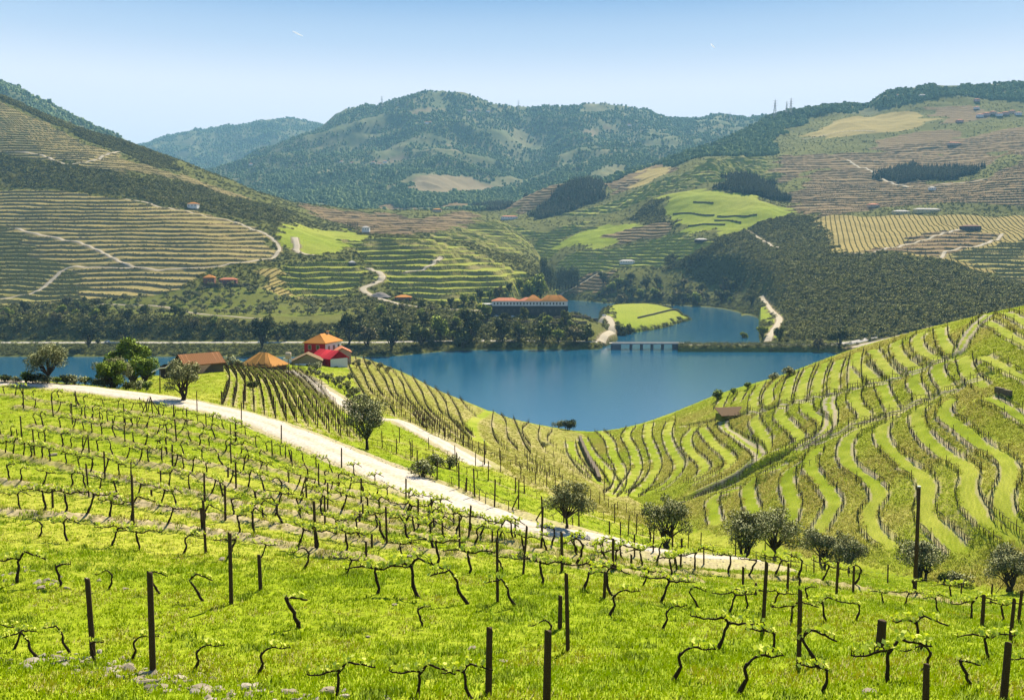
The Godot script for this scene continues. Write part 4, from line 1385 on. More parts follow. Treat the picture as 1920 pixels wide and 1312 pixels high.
	for e in lows:
		var p: Vector3 = e[0]
		var h := rng.randf_range(1.25, 1.75)
		var head: Vector3 = p + Vector3(rng.randf_range(-0.06, 0.06), h, rng.randf_range(-0.06, 0.06))
		if n_stakes < 298 and absf(p.x / -p.z) < 0.56:
			place_stake(p, head, 0.045, ("slim stake in the %s vine row from the stone barn, below the road" % counted[e[1]] if e[1] < 14 else "slim stake in a vine row along the lower edge of the dirt road"), "vine stakes below the road")
			n_stakes += 1
		else:
			spots.append([Transform3D(Basis().scaled(Vector3(0.045, h, 0.045)), p), Color(1, 1, 1)])
	for l in slope_rows:
		for i in range(2, l.size() - 1, 7):
			spots.append([Transform3D(Basis().scaled(Vector3(0.05, rng.randf_range(1.2, 1.6), 0.05)), on_ground(l[i].x, l[i].z)), Color(1, 1, 1)])
	for l in tracks:
		for i in range(2, l.size() - 1, 13):
			var t: Vector3 = (l[i + 1] - l[i - 1]).normalized()
			for s in [-1.35, 1.35]:
				var q: Vector3 = l[i] + Vector3(-t.z, 0, t.x) * s
				spots.append([Transform3D(Basis().scaled(Vector3(0.045, rng.randf_range(1.1, 1.5), 0.045)), on_ground(q.x, q.z)), Color(1, 1, 1)])
	many("distant_stakes", thin, M.stake, spots, "thin wooden stakes of the vine rows on the far slopes and terraces", "stakes")
	# wires of the long rows
	for ri in field_rows.size():
		var l: PackedVector3Array = field_rows[ri]
		var st := new_st()
		var pts := []
		var rads := []
		for i in range(0, l.size(), 5):
			pts.append(on_ground(l[i].x, l[i].z, 0.68 + 0.02 * sin(i * 1.3)))
			rads.append(0.0045)
		tube(st, pts, rads, 3)
		tag(part(done(st), "trellis_wire", M.wire, self), "thin wire strung along the %s long vine row above the dirt road" % words[ri], "wire", "wires of the long rows")
	note("stakes")

# ---------------------------------------------------------------- grass, stones
func grass_tuft(n: int, seed_: int, h: float, spread: float) -> ArrayMesh:
	rng.seed = seed_
	var st := new_st()
	for k in n:
		var p := Vector3(rng.randf_range(-spread, spread), -0.02, rng.randf_range(-spread, spread))
		var a := rng.randf() * TAU
		var w := Vector3(cos(a), 0, sin(a)) * rng.randf_range(0.006, 0.012)
		var bend := Vector3(-sin(a), 0, cos(a)) * rng.randf_range(-0.5, 0.5) * h + rv(0.02)
		var hh := h * rng.randf_range(0.55, 1.15)
		var mid := p + Vector3(0, hh * 0.6, 0) + bend * 0.3
		var tip := p + Vector3(0, hh, 0) + bend
		var v := rng.randf_range(0.75, 1.0)
		st.set_color(Color(v, v, v * 0.9))
		st.set_normal((Vector3(-sin(a) * 0.35, 1.0, cos(a) * 0.35)).normalized())
		for q in [p - w, mid - w * 0.7, p + w, p + w, mid - w * 0.7, mid + w * 0.7, mid - w * 0.7, tip, mid + w * 0.7]: st.add_vertex(q)
	return st.commit()

func grasses():
	var tuft := grass_tuft(22, 301, 0.06, 0.13)
	var tall := grass_tuft(26, 302, 0.14, 0.12)
	var spots := []
	var dry := []
	rng.seed = 303
	var patch := noise(0.18, 3, 304)
	var clump := noise(0.75, 2, 305)
	var r1 := DD.bsearch(75.0)
	# even over the ground, thinner with distance
	for band in [[7.0, 16.0, 60.0], [16.0, 28.0, 34.0], [28.0, 45.0, 13.0], [45.0, 78.0, 4.5]]:
		var d0: float = band[0]
		var d1: float = band[1]
		var wide_u := 0.95 if d1 < 30.0 else 0.66
		var area := wide_u * (d1 * d1 - d0 * d0)
		for k in int(area * band[2]):
			var d := sqrt(rng.randf_range(d0 * d0, d1 * d1))
			var x := rng.randf_range(-wide_u, wide_u) * d
			var i := int(row_of(d)) * NC + int(col_of(x / d))
			var z := ZZ[i]
			if z == SANDY: continue
			var f := patch.get_noise_2d(x, d)
			var f2 := clump.get_noise_2d(x, d)
			var weed := f2 > 0.42 and f > -0.1
			var big := z == ROWFOOT or f > 0.44 or weed
			if z == ROWFOOT and rng.randf() < 0.4: continue
			var s := rng.randf_range(0.7, 1.3) * (1.0 + d * 0.006)
			var c := Color(0.40, 0.51, 0.012).lerp(Color(0.28, 0.41, 0.010), clampf(0.4 + f + rng.randf_range(-0.35, 0.35), 0, 1))
			if z == ROWFOOT and rng.randf() < 0.55: c = Color(0.50, 0.44, 0.18).lerp(Color(0.34, 0.36, 0.07), rng.randf())
			elif z == ROWFOOT: c = Color(0.18, 0.27, 0.012).lerp(Color(0.30, 0.38, 0.012), rng.randf())
			elif weed: c = Color(0.17, 0.27, 0.012).lerp(Color(0.30, 0.40, 0.02), rng.randf())
			elif f < -0.16 and rng.randf() < 0.5: c = Color(0.48, 0.44, 0.17).lerp(Color(0.36, 0.40, 0.04), rng.randf())
			(dry if big else spots).append(spot(on_ground(x, -d), s, s * (0.8 if big else 1.0), c))
	var lawn := seen_cells([TURF, ROWFOOT], 78, 330)
	for k in 22000:
		var p := cell_point(lawn[rng.randi() % lawn.size()])
		var s := rng.randf_range(1.6, 3.6)
		var f := patch.get_noise_2d(p.x * 0.4, p.z * 0.4)
		spots.append(spot(p, s, s * 0.9, Color(0.40, 0.50, 0.014).lerp(Color(0.42, 0.40, 0.10), clampf(0.35 + f + rng.randf_range(-0.35, 0.35), 0, 1))))
	many("meadow_grass", tuft, M.grass, spots, "short bright green grass covering the near field", "grass")
	many("tall_grass", tall, M.grass, dry, "taller tufts of grass and straw along the vine rows", "grass")
	# rough growth on the banks of the terraced hill
	var cells := seen_cells([HILLBANK], 60, 330)
	var rough := []
	var wide := noise(0.04, 3, 306)
	for k in 60000:
		var p := cell_point(cells[rng.randi() % cells.size()])
		var s := rng.randf_range(1.0, 2.2)
		var f := wide.get_noise_2d(p.x, p.z)
		var c := Color(0.44, 0.53, 0.04).lerp(Color(0.50, 0.46, 0.13), clampf(0.45 + f * 1.6 + rng.randf_range(-0.3, 0.3), 0, 1))
		rough.append(spot(p, s * 1.5, s * 0.8, c))
	many("bank_grass", tall, M.grass, rough, "rough grass and weeds on the banks between the terrace tracks", "grass")
	cells = seen_cells([VINEHILL], 80, 330)
	rough = []
	for k in 9000:
		var p := cell_point(cells[rng.randi() % cells.size()])
		var s := rng.randf_range(1.0, 2.2)
		rough.append(spot(p, s * 1.4, s * 0.7, Color(0.36, 0.38, 0.06).lerp(Color(0.38, 0.33, 0.12), rng.randf())))
	many("slope_grass", tall, M.grass, rough, "sparse pale grass between the vine rows above the gully", "grass")
	note("grass")

func stone_mesh(seed_: int) -> ArrayMesh:
	rng.seed = seed_
	var st := new_st()
	var n := noise(0.9, 2, seed_)
	var g := []
	var flat := rng.randf_range(0.45, 0.8)
	for i in 6:
		var row := []
		var f := PI * i / 5.0
		for k in 8:
			var a := TAU * k / 8.0
			var d := Vector3(sin(f) * cos(a), cos(f), sin(f) * sin(a))
			var q := d * (0.5 + 0.35 * n.get_noise_3dv(d * 1.4))
			q.x = clampf(q.x, -0.42, 0.42)
			q.y = clampf(q.y, -0.3, 0.3) * flat
			q.z = clampf(q.z, -0.36, 0.36)
			row.append(q)
		g.append(row)
	st.set_smooth_group(-1)
	for i in 5:
		for k in 8:
			var k1 := (k + 1) % 8
			for v in [g[i][k], g[i][k1], g[i + 1][k], g[i][k1], g[i + 1][k1], g[i + 1][k]]: st.add_vertex(v)
	st.generate_normals()
	return st.commit()

func stones():
	var shapes := []
	for k in 6: shapes.append(stone_mesh(400 + k))
	rng.seed = 410
	# the loose stone edging along the foot of the field
	for e in [[[-20, 1245, 60, 1240, 140, 1236, 230, 1262, 330, 1285, 430, 1300, 560, 1312, 680, 1318], "crumbled edging of pale loose stones below the two tallest stakes", 230], [[-20, 1072, 40, 1078, 100, 1092, 150, 1098], "short crumbled run of pale stones under a vine row", 26]]:
		var l := smooth_line(trace(e[0], 8, 40), 0.1)
		var o := base("stone_edging", l[l.size() / 2])
		tag(o, e[1], "stones")
		for k in e[2]:
			var p: Vector3 = l[rng.randi() % l.size()]
			p = on_ground(p.x + rng.randfn(0, 0.38), p.z + rng.randfn(0, 0.38), 0.005)
			var s := part(shapes[rng.randi() % 6], "stone", [M.stone, M.stone2][rng.randi() % 2], o)
			var q := rng.randf_range(0.05, 0.17) * (1.6 if rng.randf() < 0.12 else 1.0)
			s.position = p - o.position
			s.rotation = Vector3(rng.randf_range(-0.4, 0.4), rng.randf() * TAU, rng.randf_range(-0.4, 0.4))
			s.scale = Vector3(q * 1.3, q, q)
	var rest := []
	for v in [[98, 855, 16], [765, 1045, 16], [885, 1218, 18], [945, 1243, 20], [212, 925, 14], [690, 1195, 10], [1630, 1300, 30], [1350, 1298, 14], [890, 1250, 16], [1040, 1262, 10], [235, 1105, 12], [740, 1135, 12], [415, 1050, 14]]:
		var p := hit(v[0], v[1], 8, 70)
		var s := part(shapes[rng.randi() % 6], "field_stone", M.stone, self)
		var q := seen_size(p, v[2])
		s.position = p + Vector3(0, q * 0.12, 0)
		s.rotation = Vector3(0, rng.randf() * TAU, 0.1)
		s.scale = Vector3(q * 1.2, q * 0.8, q)
		tag(s, "pale stone lying loose in the grass of the vine field", "stone", "stones in the grass")
	for k in 900:
		var l: PackedVector3Array = field_rows[rng.randi() % field_rows.size()]
		var p := l[rng.randi() % l.size()]
		rest.append(spot(on_ground(p.x + rng.randfn(0, 0.35), p.z + rng.randfn(0, 0.35), 0.01), rng.randf_range(0.04, 0.12), rng.randf_range(0.04, 0.1), Color(1, 1, 1) * rng.randf_range(0.7, 1.0)))
	many("pebbles", shapes[2], M.stone, rest, "small pale stones scattered under the vine rows", "pebbles")
	# stones on the verge of the road
	rest = []
	for k in 1500:
		var p := road_line[rng.randi() % road_line.size()]
		var a := rng.randf() * TAU
		var q := rng.randf_range(1.6, 3.6)
		rest.append(spot(on_ground(p.x + cos(a) * q, p.z + sin(a) * q, 0.03), rng.randf_range(0.03, 0.13), rng.randf_range(0.03, 0.09), Color(1, 1, 1) * rng.randf_range(0.75, 1.0)))
	many("road_gravel", shapes[4], M.stone2, rest, "loose gravel along the verges of the dirt road", "gravel")
	note("stones")

# ---------------------------------------------------------------- trees
var protos := []

func make_tree(plain: String, seed_: int, h: float, spread: float, trunk_h: float, n_clumps: int, leaves: int, leaf_size: float, ca: Color, cb: Color, bark: Material, foliage: Material, squat := 0.8, stems := 1) -> Node3D:
	rng.seed = seed_
	var o := Node3D.new()
	protos.append(o)
	o.set_meta("plain", plain)
	var wood := new_st()
	var clumps := []
	var forks := []
	for s in stems:
		var a := TAU * s / stems + rng.randf()
		var lean := Vector3(cos(a), 0, sin(a)) * (0.0 if stems == 1 else trunk_h * 0.45)
		var f := Vector3(lean.x + rng.randf_range(-0.1, 0.1) * trunk_h, trunk_h, lean.z + rng.randf_range(-0.1, 0.1) * trunk_h)
		tube(wood, [Vector3(lean.x * 0.1, -0.3, lean.z * 0.1), Vector3(lean.x * 0.25, 0.05 * h, lean.z * 0.25), f * 0.5 + rv(0.04 * h), f], [0.055 * h, 0.038 * h, 0.03 * h, 0.026 * h], 8)
		forks.append(f)
	var skew := rng.randf_range(0.8, 1.25)
	for k in n_clumps:
		var a := TAU * k / n_clumps * 1.618 * 2 + rng.randf_range(-0.4, 0.4)
		var q := sqrt(rng.randf()) * spread * 0.72
		var y := lerpf(trunk_h + 0.16 * h, h * 0.82, 1.0 - pow(rng.randf(), 1.0) * (0.55 + 0.45 * q / spread))
		var c := Vector3(cos(a) * q * skew, y + 0.08 * h * sin(a * 2.0 + skew * 9.0), sin(a) * q / skew)
		clumps.append([c, spread * rng.randf_range(0.17, 0.40), Vector3(1, squat, 1)])
		var f: Vector3 = forks[k % forks.size()]
		tube(wood, [f - Vector3(0, 0.02 * h, 0), f.lerp(c, 0.5) + rv(0.04 * h), c], [0.02 * h, 0.013 * h, 0.005 * h], 5)
	part(done(wood), "trunk", bark, o)
	part(crown(clumps, leaves, leaf_size, ca, cb), "crown", foliage, o)
	return o

func make_column(plain: String, seed_: int, h: float, w: float, leaves: int, size: float, ca: Color, cb: Color) -> Node3D:
	rng.seed = seed_
	var o := Node3D.new()
	protos.append(o)
	o.set_meta("plain", plain)
	var wood := new_st()
	tube(wood, [Vector3(0, -0.3, 0), Vector3(0, h * 0.3, 0), Vector3(0.05, h * 0.9, 0)], [0.02 * h, 0.014 * h, 0.004 * h], 6)
	part(done(wood), "trunk", M.bark, o)
	var cl := []
	for k in 7:
		var f := k / 6.0
		cl.append([Vector3(rng.randf_range(-0.1, 0.1) * w, h * lerpf(0.2, 0.9, f), rng.randf_range(-0.1, 0.1) * w), w * 0.5 * (0.65 + 0.5 * sin(PI * (0.25 + 0.7 * f))), Vector3(1, 1.7, 1)])
	part(crown(cl, leaves, size, ca, cb), "crown", M.foliage, o)
	return o

func make_shrub(plain: String, seed_: int, leaves: int, size: float, ca: Color, cb: Color) -> Node3D:
	# a bush 1 m high
	rng.seed = seed_
	var o := Node3D.new()
	protos.append(o)
	o.set_meta("plain", plain)
	var wood := new_st()
	var cl := []
	for k in 6:
		var c := Vector3(rng.randf_range(-0.4, 0.4), rng.randf_range(0.35, 0.68), rng.randf_range(-0.4, 0.4))
		cl.append([c, rng.randf_range(0.24, 0.34)])
		tube(wood, [Vector3(c.x * 0.2, -0.1, c.z * 0.2), c * 0.6, c], [0.03, 0.02, 0.008], 5)
	part(done(wood), "stem", M.bark, o)
	part(crown(cl, leaves, size, ca, cb), "foliage", M.foliage, o)
	return o

func stand(proto: Node3D, full: float, px: float, py: float, hpx: float, dmin: float, dmax: float, label: String, category: String, group := "", fat := 1.0) -> Node3D:
	var p := hit(px, py, dmin, dmax)
	var s := seen_size(p, hpx) / full
	var o := copy(proto, p - Vector3(0, 0.02 * full * s, 0), rng.randf() * TAU, s)
	o.scale = Vector3(s * fat, s, s * fat)
	tag(o, label, category, group)
	return o

func trees():
	var oa := Color(0.13, 0.15, 0.06)
	var ob := Color(0.33, 0.35, 0.19)
	var olives := []
	for k in 4: olives.append(make_tree("olive_tree", 500 + k, 4.5, 2.6, 1.05, 19, 7000, 0.165, oa, ob, M.bark, M.foliage, 0.82, 1 if k % 2 == 0 else 3))
	var lush := []
	for k in 2: lush.append(make_tree("leafy_tree", 510 + k, 7.0, 3.6, 0.9, 14, 8000, 0.30, Color(0.12, 0.20, 0.02), Color(0.24, 0.32, 0.045), M.bark, M.foliage, 0.95, 2))
	var small := []
	for k in 3: small.append(make_tree("small_olive_tree", 520 + k, 3.2, 1.8, 0.6, 8, 2000, 0.21, oa, ob, M.bark, M.foliage, 0.85, 1))
	rng.seed = 530
	for v in [
		[90, 719, 74, 0, "olive tree with a wide double crown beside the pale road, above the dark water", 1.0],
		[213, 728, 62, 1, "low dark olive tree in front of the bright leafy trees by the road", 1.0],
		[343, 751, 80, 3, "open olive tree with split trunk beside the road below the tiled stone barn", 0.95],
		[688, 843, 98, 0, "round olive tree on the road's edge, its shadow across the gravel", 0.95],
		[1063, 990, 97, 2, "olive tree with an oval crown standing right beside the dirt road", 0.9],
		[1250, 1029, 108, 3, "olive tree below the road, between the oval one and the dark clump", 0.95],
		[1398, 1046, 98, 1, "dark dense olive tree of the clump where the road bends", 1.05],
		[1452, 1050, 100, 0, "dense olive tree leaning into its darker neighbour at the road bend", 1.0],
		[1545, 1068, 84, 3, "thin-crowned olive tree with several bare stems beside the clump", 1.0],
		[1592, 1074, 78, 2, "bushy olive tree next to the bare-stemmed one, below the terraces", 0.95],
		[1728, 1092, 88, 1, "olive tree with a wide crown behind the tall wooden pole", 1.1],
		[1893, 1108, 88, 3, "olive tree with slanting trunks in front of the terraced hill's foot", 1.1]]:
		stand(olives[v[3]], 4.5, v[0], v[1], v[2], 40, 150, v[4], "olive tree", "olive trees along the dirt road", v[5])
	for v in [[248, 724, 92, 0, "tall bright green leafy tree beside the stone barn"], [205, 724, 60, 1, "lower bright green leafy tree next to the tall one by the barn"], [270, 724, 66, 1, "bright leafy tree half hidden behind the tall green one by the barn"]]:
		stand(lush[v[3]], 7.0, v[0], v[1], v[2], 80, 160, v[4], "tree", "bright leafy trees by the barn")
	for v in [[583, 706, 20], [600, 713, 22], [616, 720, 22], [628, 727, 24], [645, 738, 26], [662, 752, 30], [676, 762, 26], [640, 722, 20], [655, 715, 18], [690, 765, 28], [668, 690, 18], [690, 690, 16], [712, 694, 17], [728, 700, 15]]:
		stand(small[rng.randi() % 3], 3.2, v[0], v[1], v[2], 100, 330, "small olive tree in the line beside the yard path of the farm", "olive tree", "small olive trees along the farm path")
	# shrubs near the slopes
	var green := make_shrub("shrub", 540, 900, 0.11, Color(0.10, 0.16, 0.02), Color(0.20, 0.27, 0.05))
	var grey := make_shrub("shrub", 541, 900, 0.11, oa, ob)
	var dark := make_shrub("shrub", 542, 900, 0.12, Color(0.03, 0.045, 0.012), Color(0.085, 0.105, 0.03))
	for v in [
		[1064, 806, 24, 2, "dark round shrub on the slope's edge above the water"], [1046, 800, 16, 1, "grey shrub beside the dark round one at the water's edge"],
		[1345, 750, 22, 0, "green round shrub on the edge of the terraces over the water"], [1376, 740, 14, 0, "small green shrub uphill of the round one on the terrace edge"], [1402, 728, 13, 0, "second small green shrub on the terrace edge over the water"],
		[1450, 713, 16, 1, "grey shrub on the terrace edge with a larger one uphill"], [1480, 704, 20, 1, "large grey-green shrub on the terrace edge over the bank"],
		[400, 688, 22, 0, "bright green bush against the side of the stone barn"], [425, 690, 26, 1, "large grey-green bush between the two barns"], [445, 691, 20, 1, "grey bush on the side of the orange-roofed barn"],
		[470, 730, 20, 2, "dark shrub among the vine rows below the road"], [792, 893, 38, 1, "sparse grey shrub on the lower verge of the road"], [815, 872, 26, 1, "pale shrub under the vine rows below the road"], [840, 878, 30, 1, "grey shrub among the stakes below the road"],
		[1022, 838, 12, 1, "low grey shrub in the middle of the vine slope"], [1800, 1100, 34, 1, "low spreading grey shrub at the terraces' foot"], [1770, 1095, 26, 0, "low green shrub beside the grey one at the terraces' foot"],
		[330, 692, 22, 1, "dry brown-grey bush in front of the barn wall"], [590, 694, 18, 1, "grey bush before the ruined stone house"]]:
		stand([green, grey, dark][v[3]], 1.0, v[0], v[1], v[2], 50, 330, v[4], "shrub", "shrubs on the near slopes", 1.15)

	for k in 16:
		stand([green, dark, grey][k % 3], 1.0, -10.0 + k * 19.0, 717.0 + k * 0.5, rng.randf_range(14, 26), 84, 130, "bush on the grassy edge behind the road, above the dark river strip", "bush", "bushes along the edge behind the road", 1.3)
	# the far bank
	var broad := []
	var cols := [[Color(0.045, 0.060, 0.016), Color(0.11, 0.13, 0.04)], [Color(0.075, 0.10, 0.02), Color(0.17, 0.20, 0.05)], [Color(0.16, 0.22, 0.025), Color(0.30, 0.36, 0.06)], [Color(0.11, 0.10, 0.05), Color(0.20, 0.19, 0.09)]]
	for k in 8: broad.append(make_tree("bank_tree", 550 + k, 10.0, 4.8, 1.0, 13, 2200, 0.75, cols[k % 4][0], cols[k % 4][1], M.bark, M.foliage, 0.95, 1 + k % 2))
	var kinds := ["dark rounded tree", "leafy green tree", "fresh light green tree", "pale half-bare tree"]
	rng.seed = 560
	for v in [[165, 652, 48, 0], [233, 640, 40, 0], [492, 655, 62, 0], [520, 640, 40, 1], [655, 645, 58, 0], [688, 650, 44, 3], [735, 655, 62, 0], [790, 648, 52, 1], [826, 640, 48, 2], [868, 652, 46, 1], [885, 640, 62, 0], [942, 640, 44, 0], [972, 640, 40, 1], [1018, 645, 44, 1], [1047, 645, 32, 2], [1078, 642, 38, 3], [1100, 640, 40, 1], [910, 600, 34, 2], [1060, 610, 30, 1], [1165, 640, 32, 0], [1180, 632, 26, 1], [1345, 640, 22, 0], [1300, 643, 16, 2], [1535, 655, 24, 3], [1575, 652, 40, 0], [1462, 640, 30, 1], [1430, 636, 28, 2], [1395, 640, 20, 2]]:
		stand(broad[v[3] + 4 * (rng.randi() % 2)], 10.0, v[0], v[1], v[2], 700, 1050, kinds[v[3]] + " standing by itself at the river road on the far bank", "tree", "single trees along the river road")
	var bank := seen_cells([SCRUB], 770, 935)
	for k in 130:
		var p := cell_point(bank[rng.randi() % bank.size()])
		if p.x / -p.z > 0.12: continue
		var q := rng.randi() % 8
		var o := copy(broad[q], p, rng.randf() * TAU, rng.randf_range(0.55, 1.25))
		tag(o, kinds[q % 4] + " in the thicket above the river road on the far bank", "tree", "trees of the far bank thicket")
	# row of poplars and fresh trees at the side river
	var poplar := make_column("poplar_tree", 570, 20.0, 5.0, 2000, 0.7, Color(0.035, 0.055, 0.016), Color(0.09, 0.12, 0.035))
	for k in 13:
		stand(poplar, 20.0, 1016 + k * 5.6, 548 - k * 0.8, 40 + rng.randf_range(-5, 5), 1450, 1900, "dark slender poplar in the row beside the side river", "poplar", "row of poplars by the side river")
	for v in [[994, 560, 34], [1006, 556, 42], [1014, 560, 38], [1000, 566, 22]]:
		stand(broad[2], 10.0, v[0], v[1], v[2], 1050, 1800, "fresh light green tree at the water behind the estate", "tree", "fresh green trees behind the estate")
	var cypress := make_column("cypress_tree", 571, 12.0, 2.2, 500, 0.5, Color(0.02, 0.03, 0.012), Color(0.05, 0.065, 0.025))
	for k in 7:
		stand(cypress, 12.0, 652 + k * 3.0, 434, 14, 1500, 2200, "dark narrow cypress in the row beside the small white house", "cypress", "cypress row in the valley")
	# trees along the shores of the side river
	for v in [[870, 572, 22], [885, 570, 18], [900, 566, 24], [918, 562, 20], [935, 556, 22], [955, 548, 18], [975, 542, 20], [990, 536, 16], [845, 578, 20], [830, 578, 16]]:
		stand(broad[rng.randi() % 4], 10.0, v[0], v[1], v[2], 900, 1400, "small tree on the green shore of the side river", "tree", "shore trees of the green terraces")
	for k in 60:
		var x := rng.randf_range(1120, 1420)
		var y := 575.0 - absf(x - 1270) * 0.02 - rng.randf_range(0, 42)
		if x > 1380: y += 20
		stand(broad[rng.randi() % 8], 10.0, x, y, rng.randf_range(10, 24), 1100, 1700, "tree in the wooded shore across the side river", "tree", "wooded shore across the side river", 1.1)
	# the olive grove
	var cells := seen_cells([GROVE], 800, 1100)
	for k in 170:
		var p := cell_point(cells[rng.randi() % cells.size()])
		# rows of trees follow the slope
		var o := copy(small[k % 3], p, rng.randf() * TAU, rng.randf_range(1.3, 2.2))
		tag(o, "grey olive tree in the planted grove above the far river road", "olive tree", "olive grove on the far bank")
	note("trees")

func tint(a: Color, b: Color) -> Color:
	return a.lerp(b, rng.randf())

func wild_growth():
	rng.seed = 600
	var bush := leaf_blob(90, 0.17, 601)
	var bush2 := leaf_blob(90, 0.15, 602, 1.35)
	var far_bush := blob(603, 4, 6, 0.55)
	var d0 := Color(0.04, 0.052, 0.012)
	var d1 := Color(0.22, 0.235, 0.05)
	# scrub of the nearer hills
	var cells := seen_cells([SCRUB], 720, 1500)
	var spots := []
	for k in 22000:
		var p := cell_point(cells[rng.randi() % cells.size()])
		var s := rng.randf_range(2.4, 6.2) * (1.5 if rng.randf() < 0.08 else 1.0)
		var c := tint(d0, d1)
		if rng.randf() < 0.16: c = tint(Color(0.16, 0.2, 0.03), Color(0.24, 0.24, 0.09))
		spots.append(spot(p - Vector3(0, 0.2, 0), s, s * rng.randf_range(0.65, 1.15), c))
	many("hill_scrub", bush, M.scrub, spots, "dense dark scrub on the hills beyond the river", "scrub")
	# river banks and shores
	spots = []
	cells = seen_cells([WILD, SCRUB, BANK, MEADOW], 700, 900)
	for k in 16000:
		var i := cells[rng.randi() % cells.size()]
		if HH[i] > 7.5 and ZZ[i] != SCRUB: continue
		var p := cell_point(i)
		if absf(p.y - 6.3) < 0.9 and rng.randf() < 0.8: continue
		var s := rng.randf_range(1.4, 3.8)
		spots.append(spot(p - Vector3(0, 0.3, 0), s, s * 0.8, tint(d0, Color(0.15, 0.17, 0.04)) if rng.randf() < 0.8 else tint(Color(0.14, 0.18, 0.03), Color(0.26, 0.29, 0.08))))
	cells = seen_cells([WILD, BANK], 690, 775)
	for k in 5200:
		var i := cells[rng.randi() % cells.size()]
		if HH[i] > 5.6: continue
		var s := rng.randf_range(1.8, 4.6)
		spots.append(spot(cell_point(i) - Vector3(0, 0.4, 0), s, s * 0.8, tint(d0, Color(0.13, 0.15, 0.035))))
	# along every shore of the side river
	cells = seen_cells([WILD, MEADOW, GREENTER, SCRUB], 900, 1700)
	var near_water := PackedInt32Array()
	for i in cells:
		if HH[i] < (2.5 if ZZ[i] == MEADOW else 9.0): near_water.append(i)
	for k in 5000:
		if near_water.size() == 0: break
		var p := cell_point(near_water[rng.randi() % near_water.size()])
		var s := rng.randf_range(2.0, 5.0)
		spots.append(spot(p - Vector3(0, 0.3, 0), s, s * 0.8, tint(d0, Color(0.2, 0.24, 0.05))))
	many("shore_bushes", bush2, M.foliage, spots, "bushes along the river banks and shores", "bushes")
	# loose bushes on the wild slopes
	spots = []
	cells = seen_cells([WILD], 860, 3100)
	for k in 20000:
		var p := cell_point(cells[rng.randi() % cells.size()])
		var s := rng.randf_range(2.0, 6.0)
		spots.append(spot(p - Vector3(0, 0.3, 0), s, s * rng.randf_range(0.7, 1.1), tint(d0, d1)))
	cells = seen_cells([SCRUB], 1500, 2400)
	for k in 9000:
		var p := cell_point(cells[rng.randi() % cells.size()])
		var s := rng.randf_range(3.5, 7.0)
		spots.append(spot(p - Vector3(0, 0.3, 0), s, s * rng.randf_range(0.7, 1.1), tint(d0, d1)))
	many("slope_bushes", bush, M.scrub, spots, "bushes and small trees on the wild slopes between the vineyards", "bushes")
	# pine woods on the hills
	spots = []
	var pine := make_pine(605)
	cells = seen_cells([PINES], 1400, 2900)
	for k in 5200:
		var p := cell_point(cells[rng.randi() % cells.size()])
		var s := rng.randf_range(9, 17)
		spots.append(spot(p, s * 0.42, s, tint(Color(0.02, 0.036, 0.015), Color(0.085, 0.11, 0.04))))
	many("pine_wood", pine, M.foliage, spots, "dark pine woods on the hill crest beyond the side river", "wood")
	# vines on the terraces of the hills
	spots = []
	cells = PackedInt32Array()
	for i in seen_cells([TANTER, GREENTER, BROWNTER, STRAWTER], 860, 2000):
		if RR[i] == 1 and i + NC < NR * NC and RR[i + NC] == 0: cells.append(i)
	for k in 20000:
		var i := cells[rng.randi() % cells.size()]
		var p := cell_point(i)
		var s := rng.randf_range(0.5, 1.1)
		var g := ZZ[i] == GREENTER
		spots.append(spot(p, s * 1.3, s, tint(Color(0.09, 0.10, 0.025), Color(0.20, 0.24, 0.05)) if g else tint(Color(0.14, 0.12, 0.04), Color(0.26, 0.24, 0.07))))
	many("terrace_vines", far_bush, M.tinted, spots, "rows of far vines along the edges of the hill terraces", "vines")
	# planted rows of the straw-coloured fields
	spots = []
	cells = seen_cells([STRAW], 900, 1800)
	for k in 30000:
		var p := cell_point(cells[rng.randi() % cells.size()])
		var u := p.x / -p.z
		var a := 0.3
		var across := p.x * cos(a) + p.z * sin(a)
		var shift := roundf(across / 7.0) * 7.0 - across
		p = on_ground(p.x + shift * cos(a), p.z + shift * sin(a))
		var i := int(row_of(-p.z)) * NC + int(col_of(p.x / -p.z))
		if ZZ[i] != STRAW: continue
		var s := rng.randf_range(0.9, 1.6)
		spots.append(spot(p, s, s * 0.8, tint(Color(0.15, 0.13, 0.04), Color(0.26, 0.22, 0.07))))
	many("field_vines", far_bush, M.tinted, spots, "straight rows of vines running down the straw-coloured fields", "vines")
	# woods of the mountains
	spots = []
	cells = seen_cells([WOODS], 2250, 7600)
	var wide := noise(0.0022, 4, 607)
	var line := noise(0.008, 3, 608)
	for k in 190000:
		var p := cell_point(cells[rng.randi() % cells.size()])
		var f := wide.get_noise_2d(p.x, p.z) + 0.5 * line.get_noise_2d(p.x, p.z)
		if rng.randf() > 0.68 + f * 1.4: continue
		var s := rng.randf_range(4.5, 10) * (1.6 if rng.randf() < 0.05 else 1.0) * (1.0 + maxf(0.0, -p.z - 4000.0) * 0.00015)
		spots.append(spot(p - Vector3(0, 1.0, 0), s, s * rng.randf_range(0.8, 1.3), tint(Color(0.075, 0.115, 0.052), Color(0.19, 0.245, 0.10))))
	many("mountain_forest", far_bush, M.tinted, spots, "forest covering the blue mountains", "forest")
	note("growth")

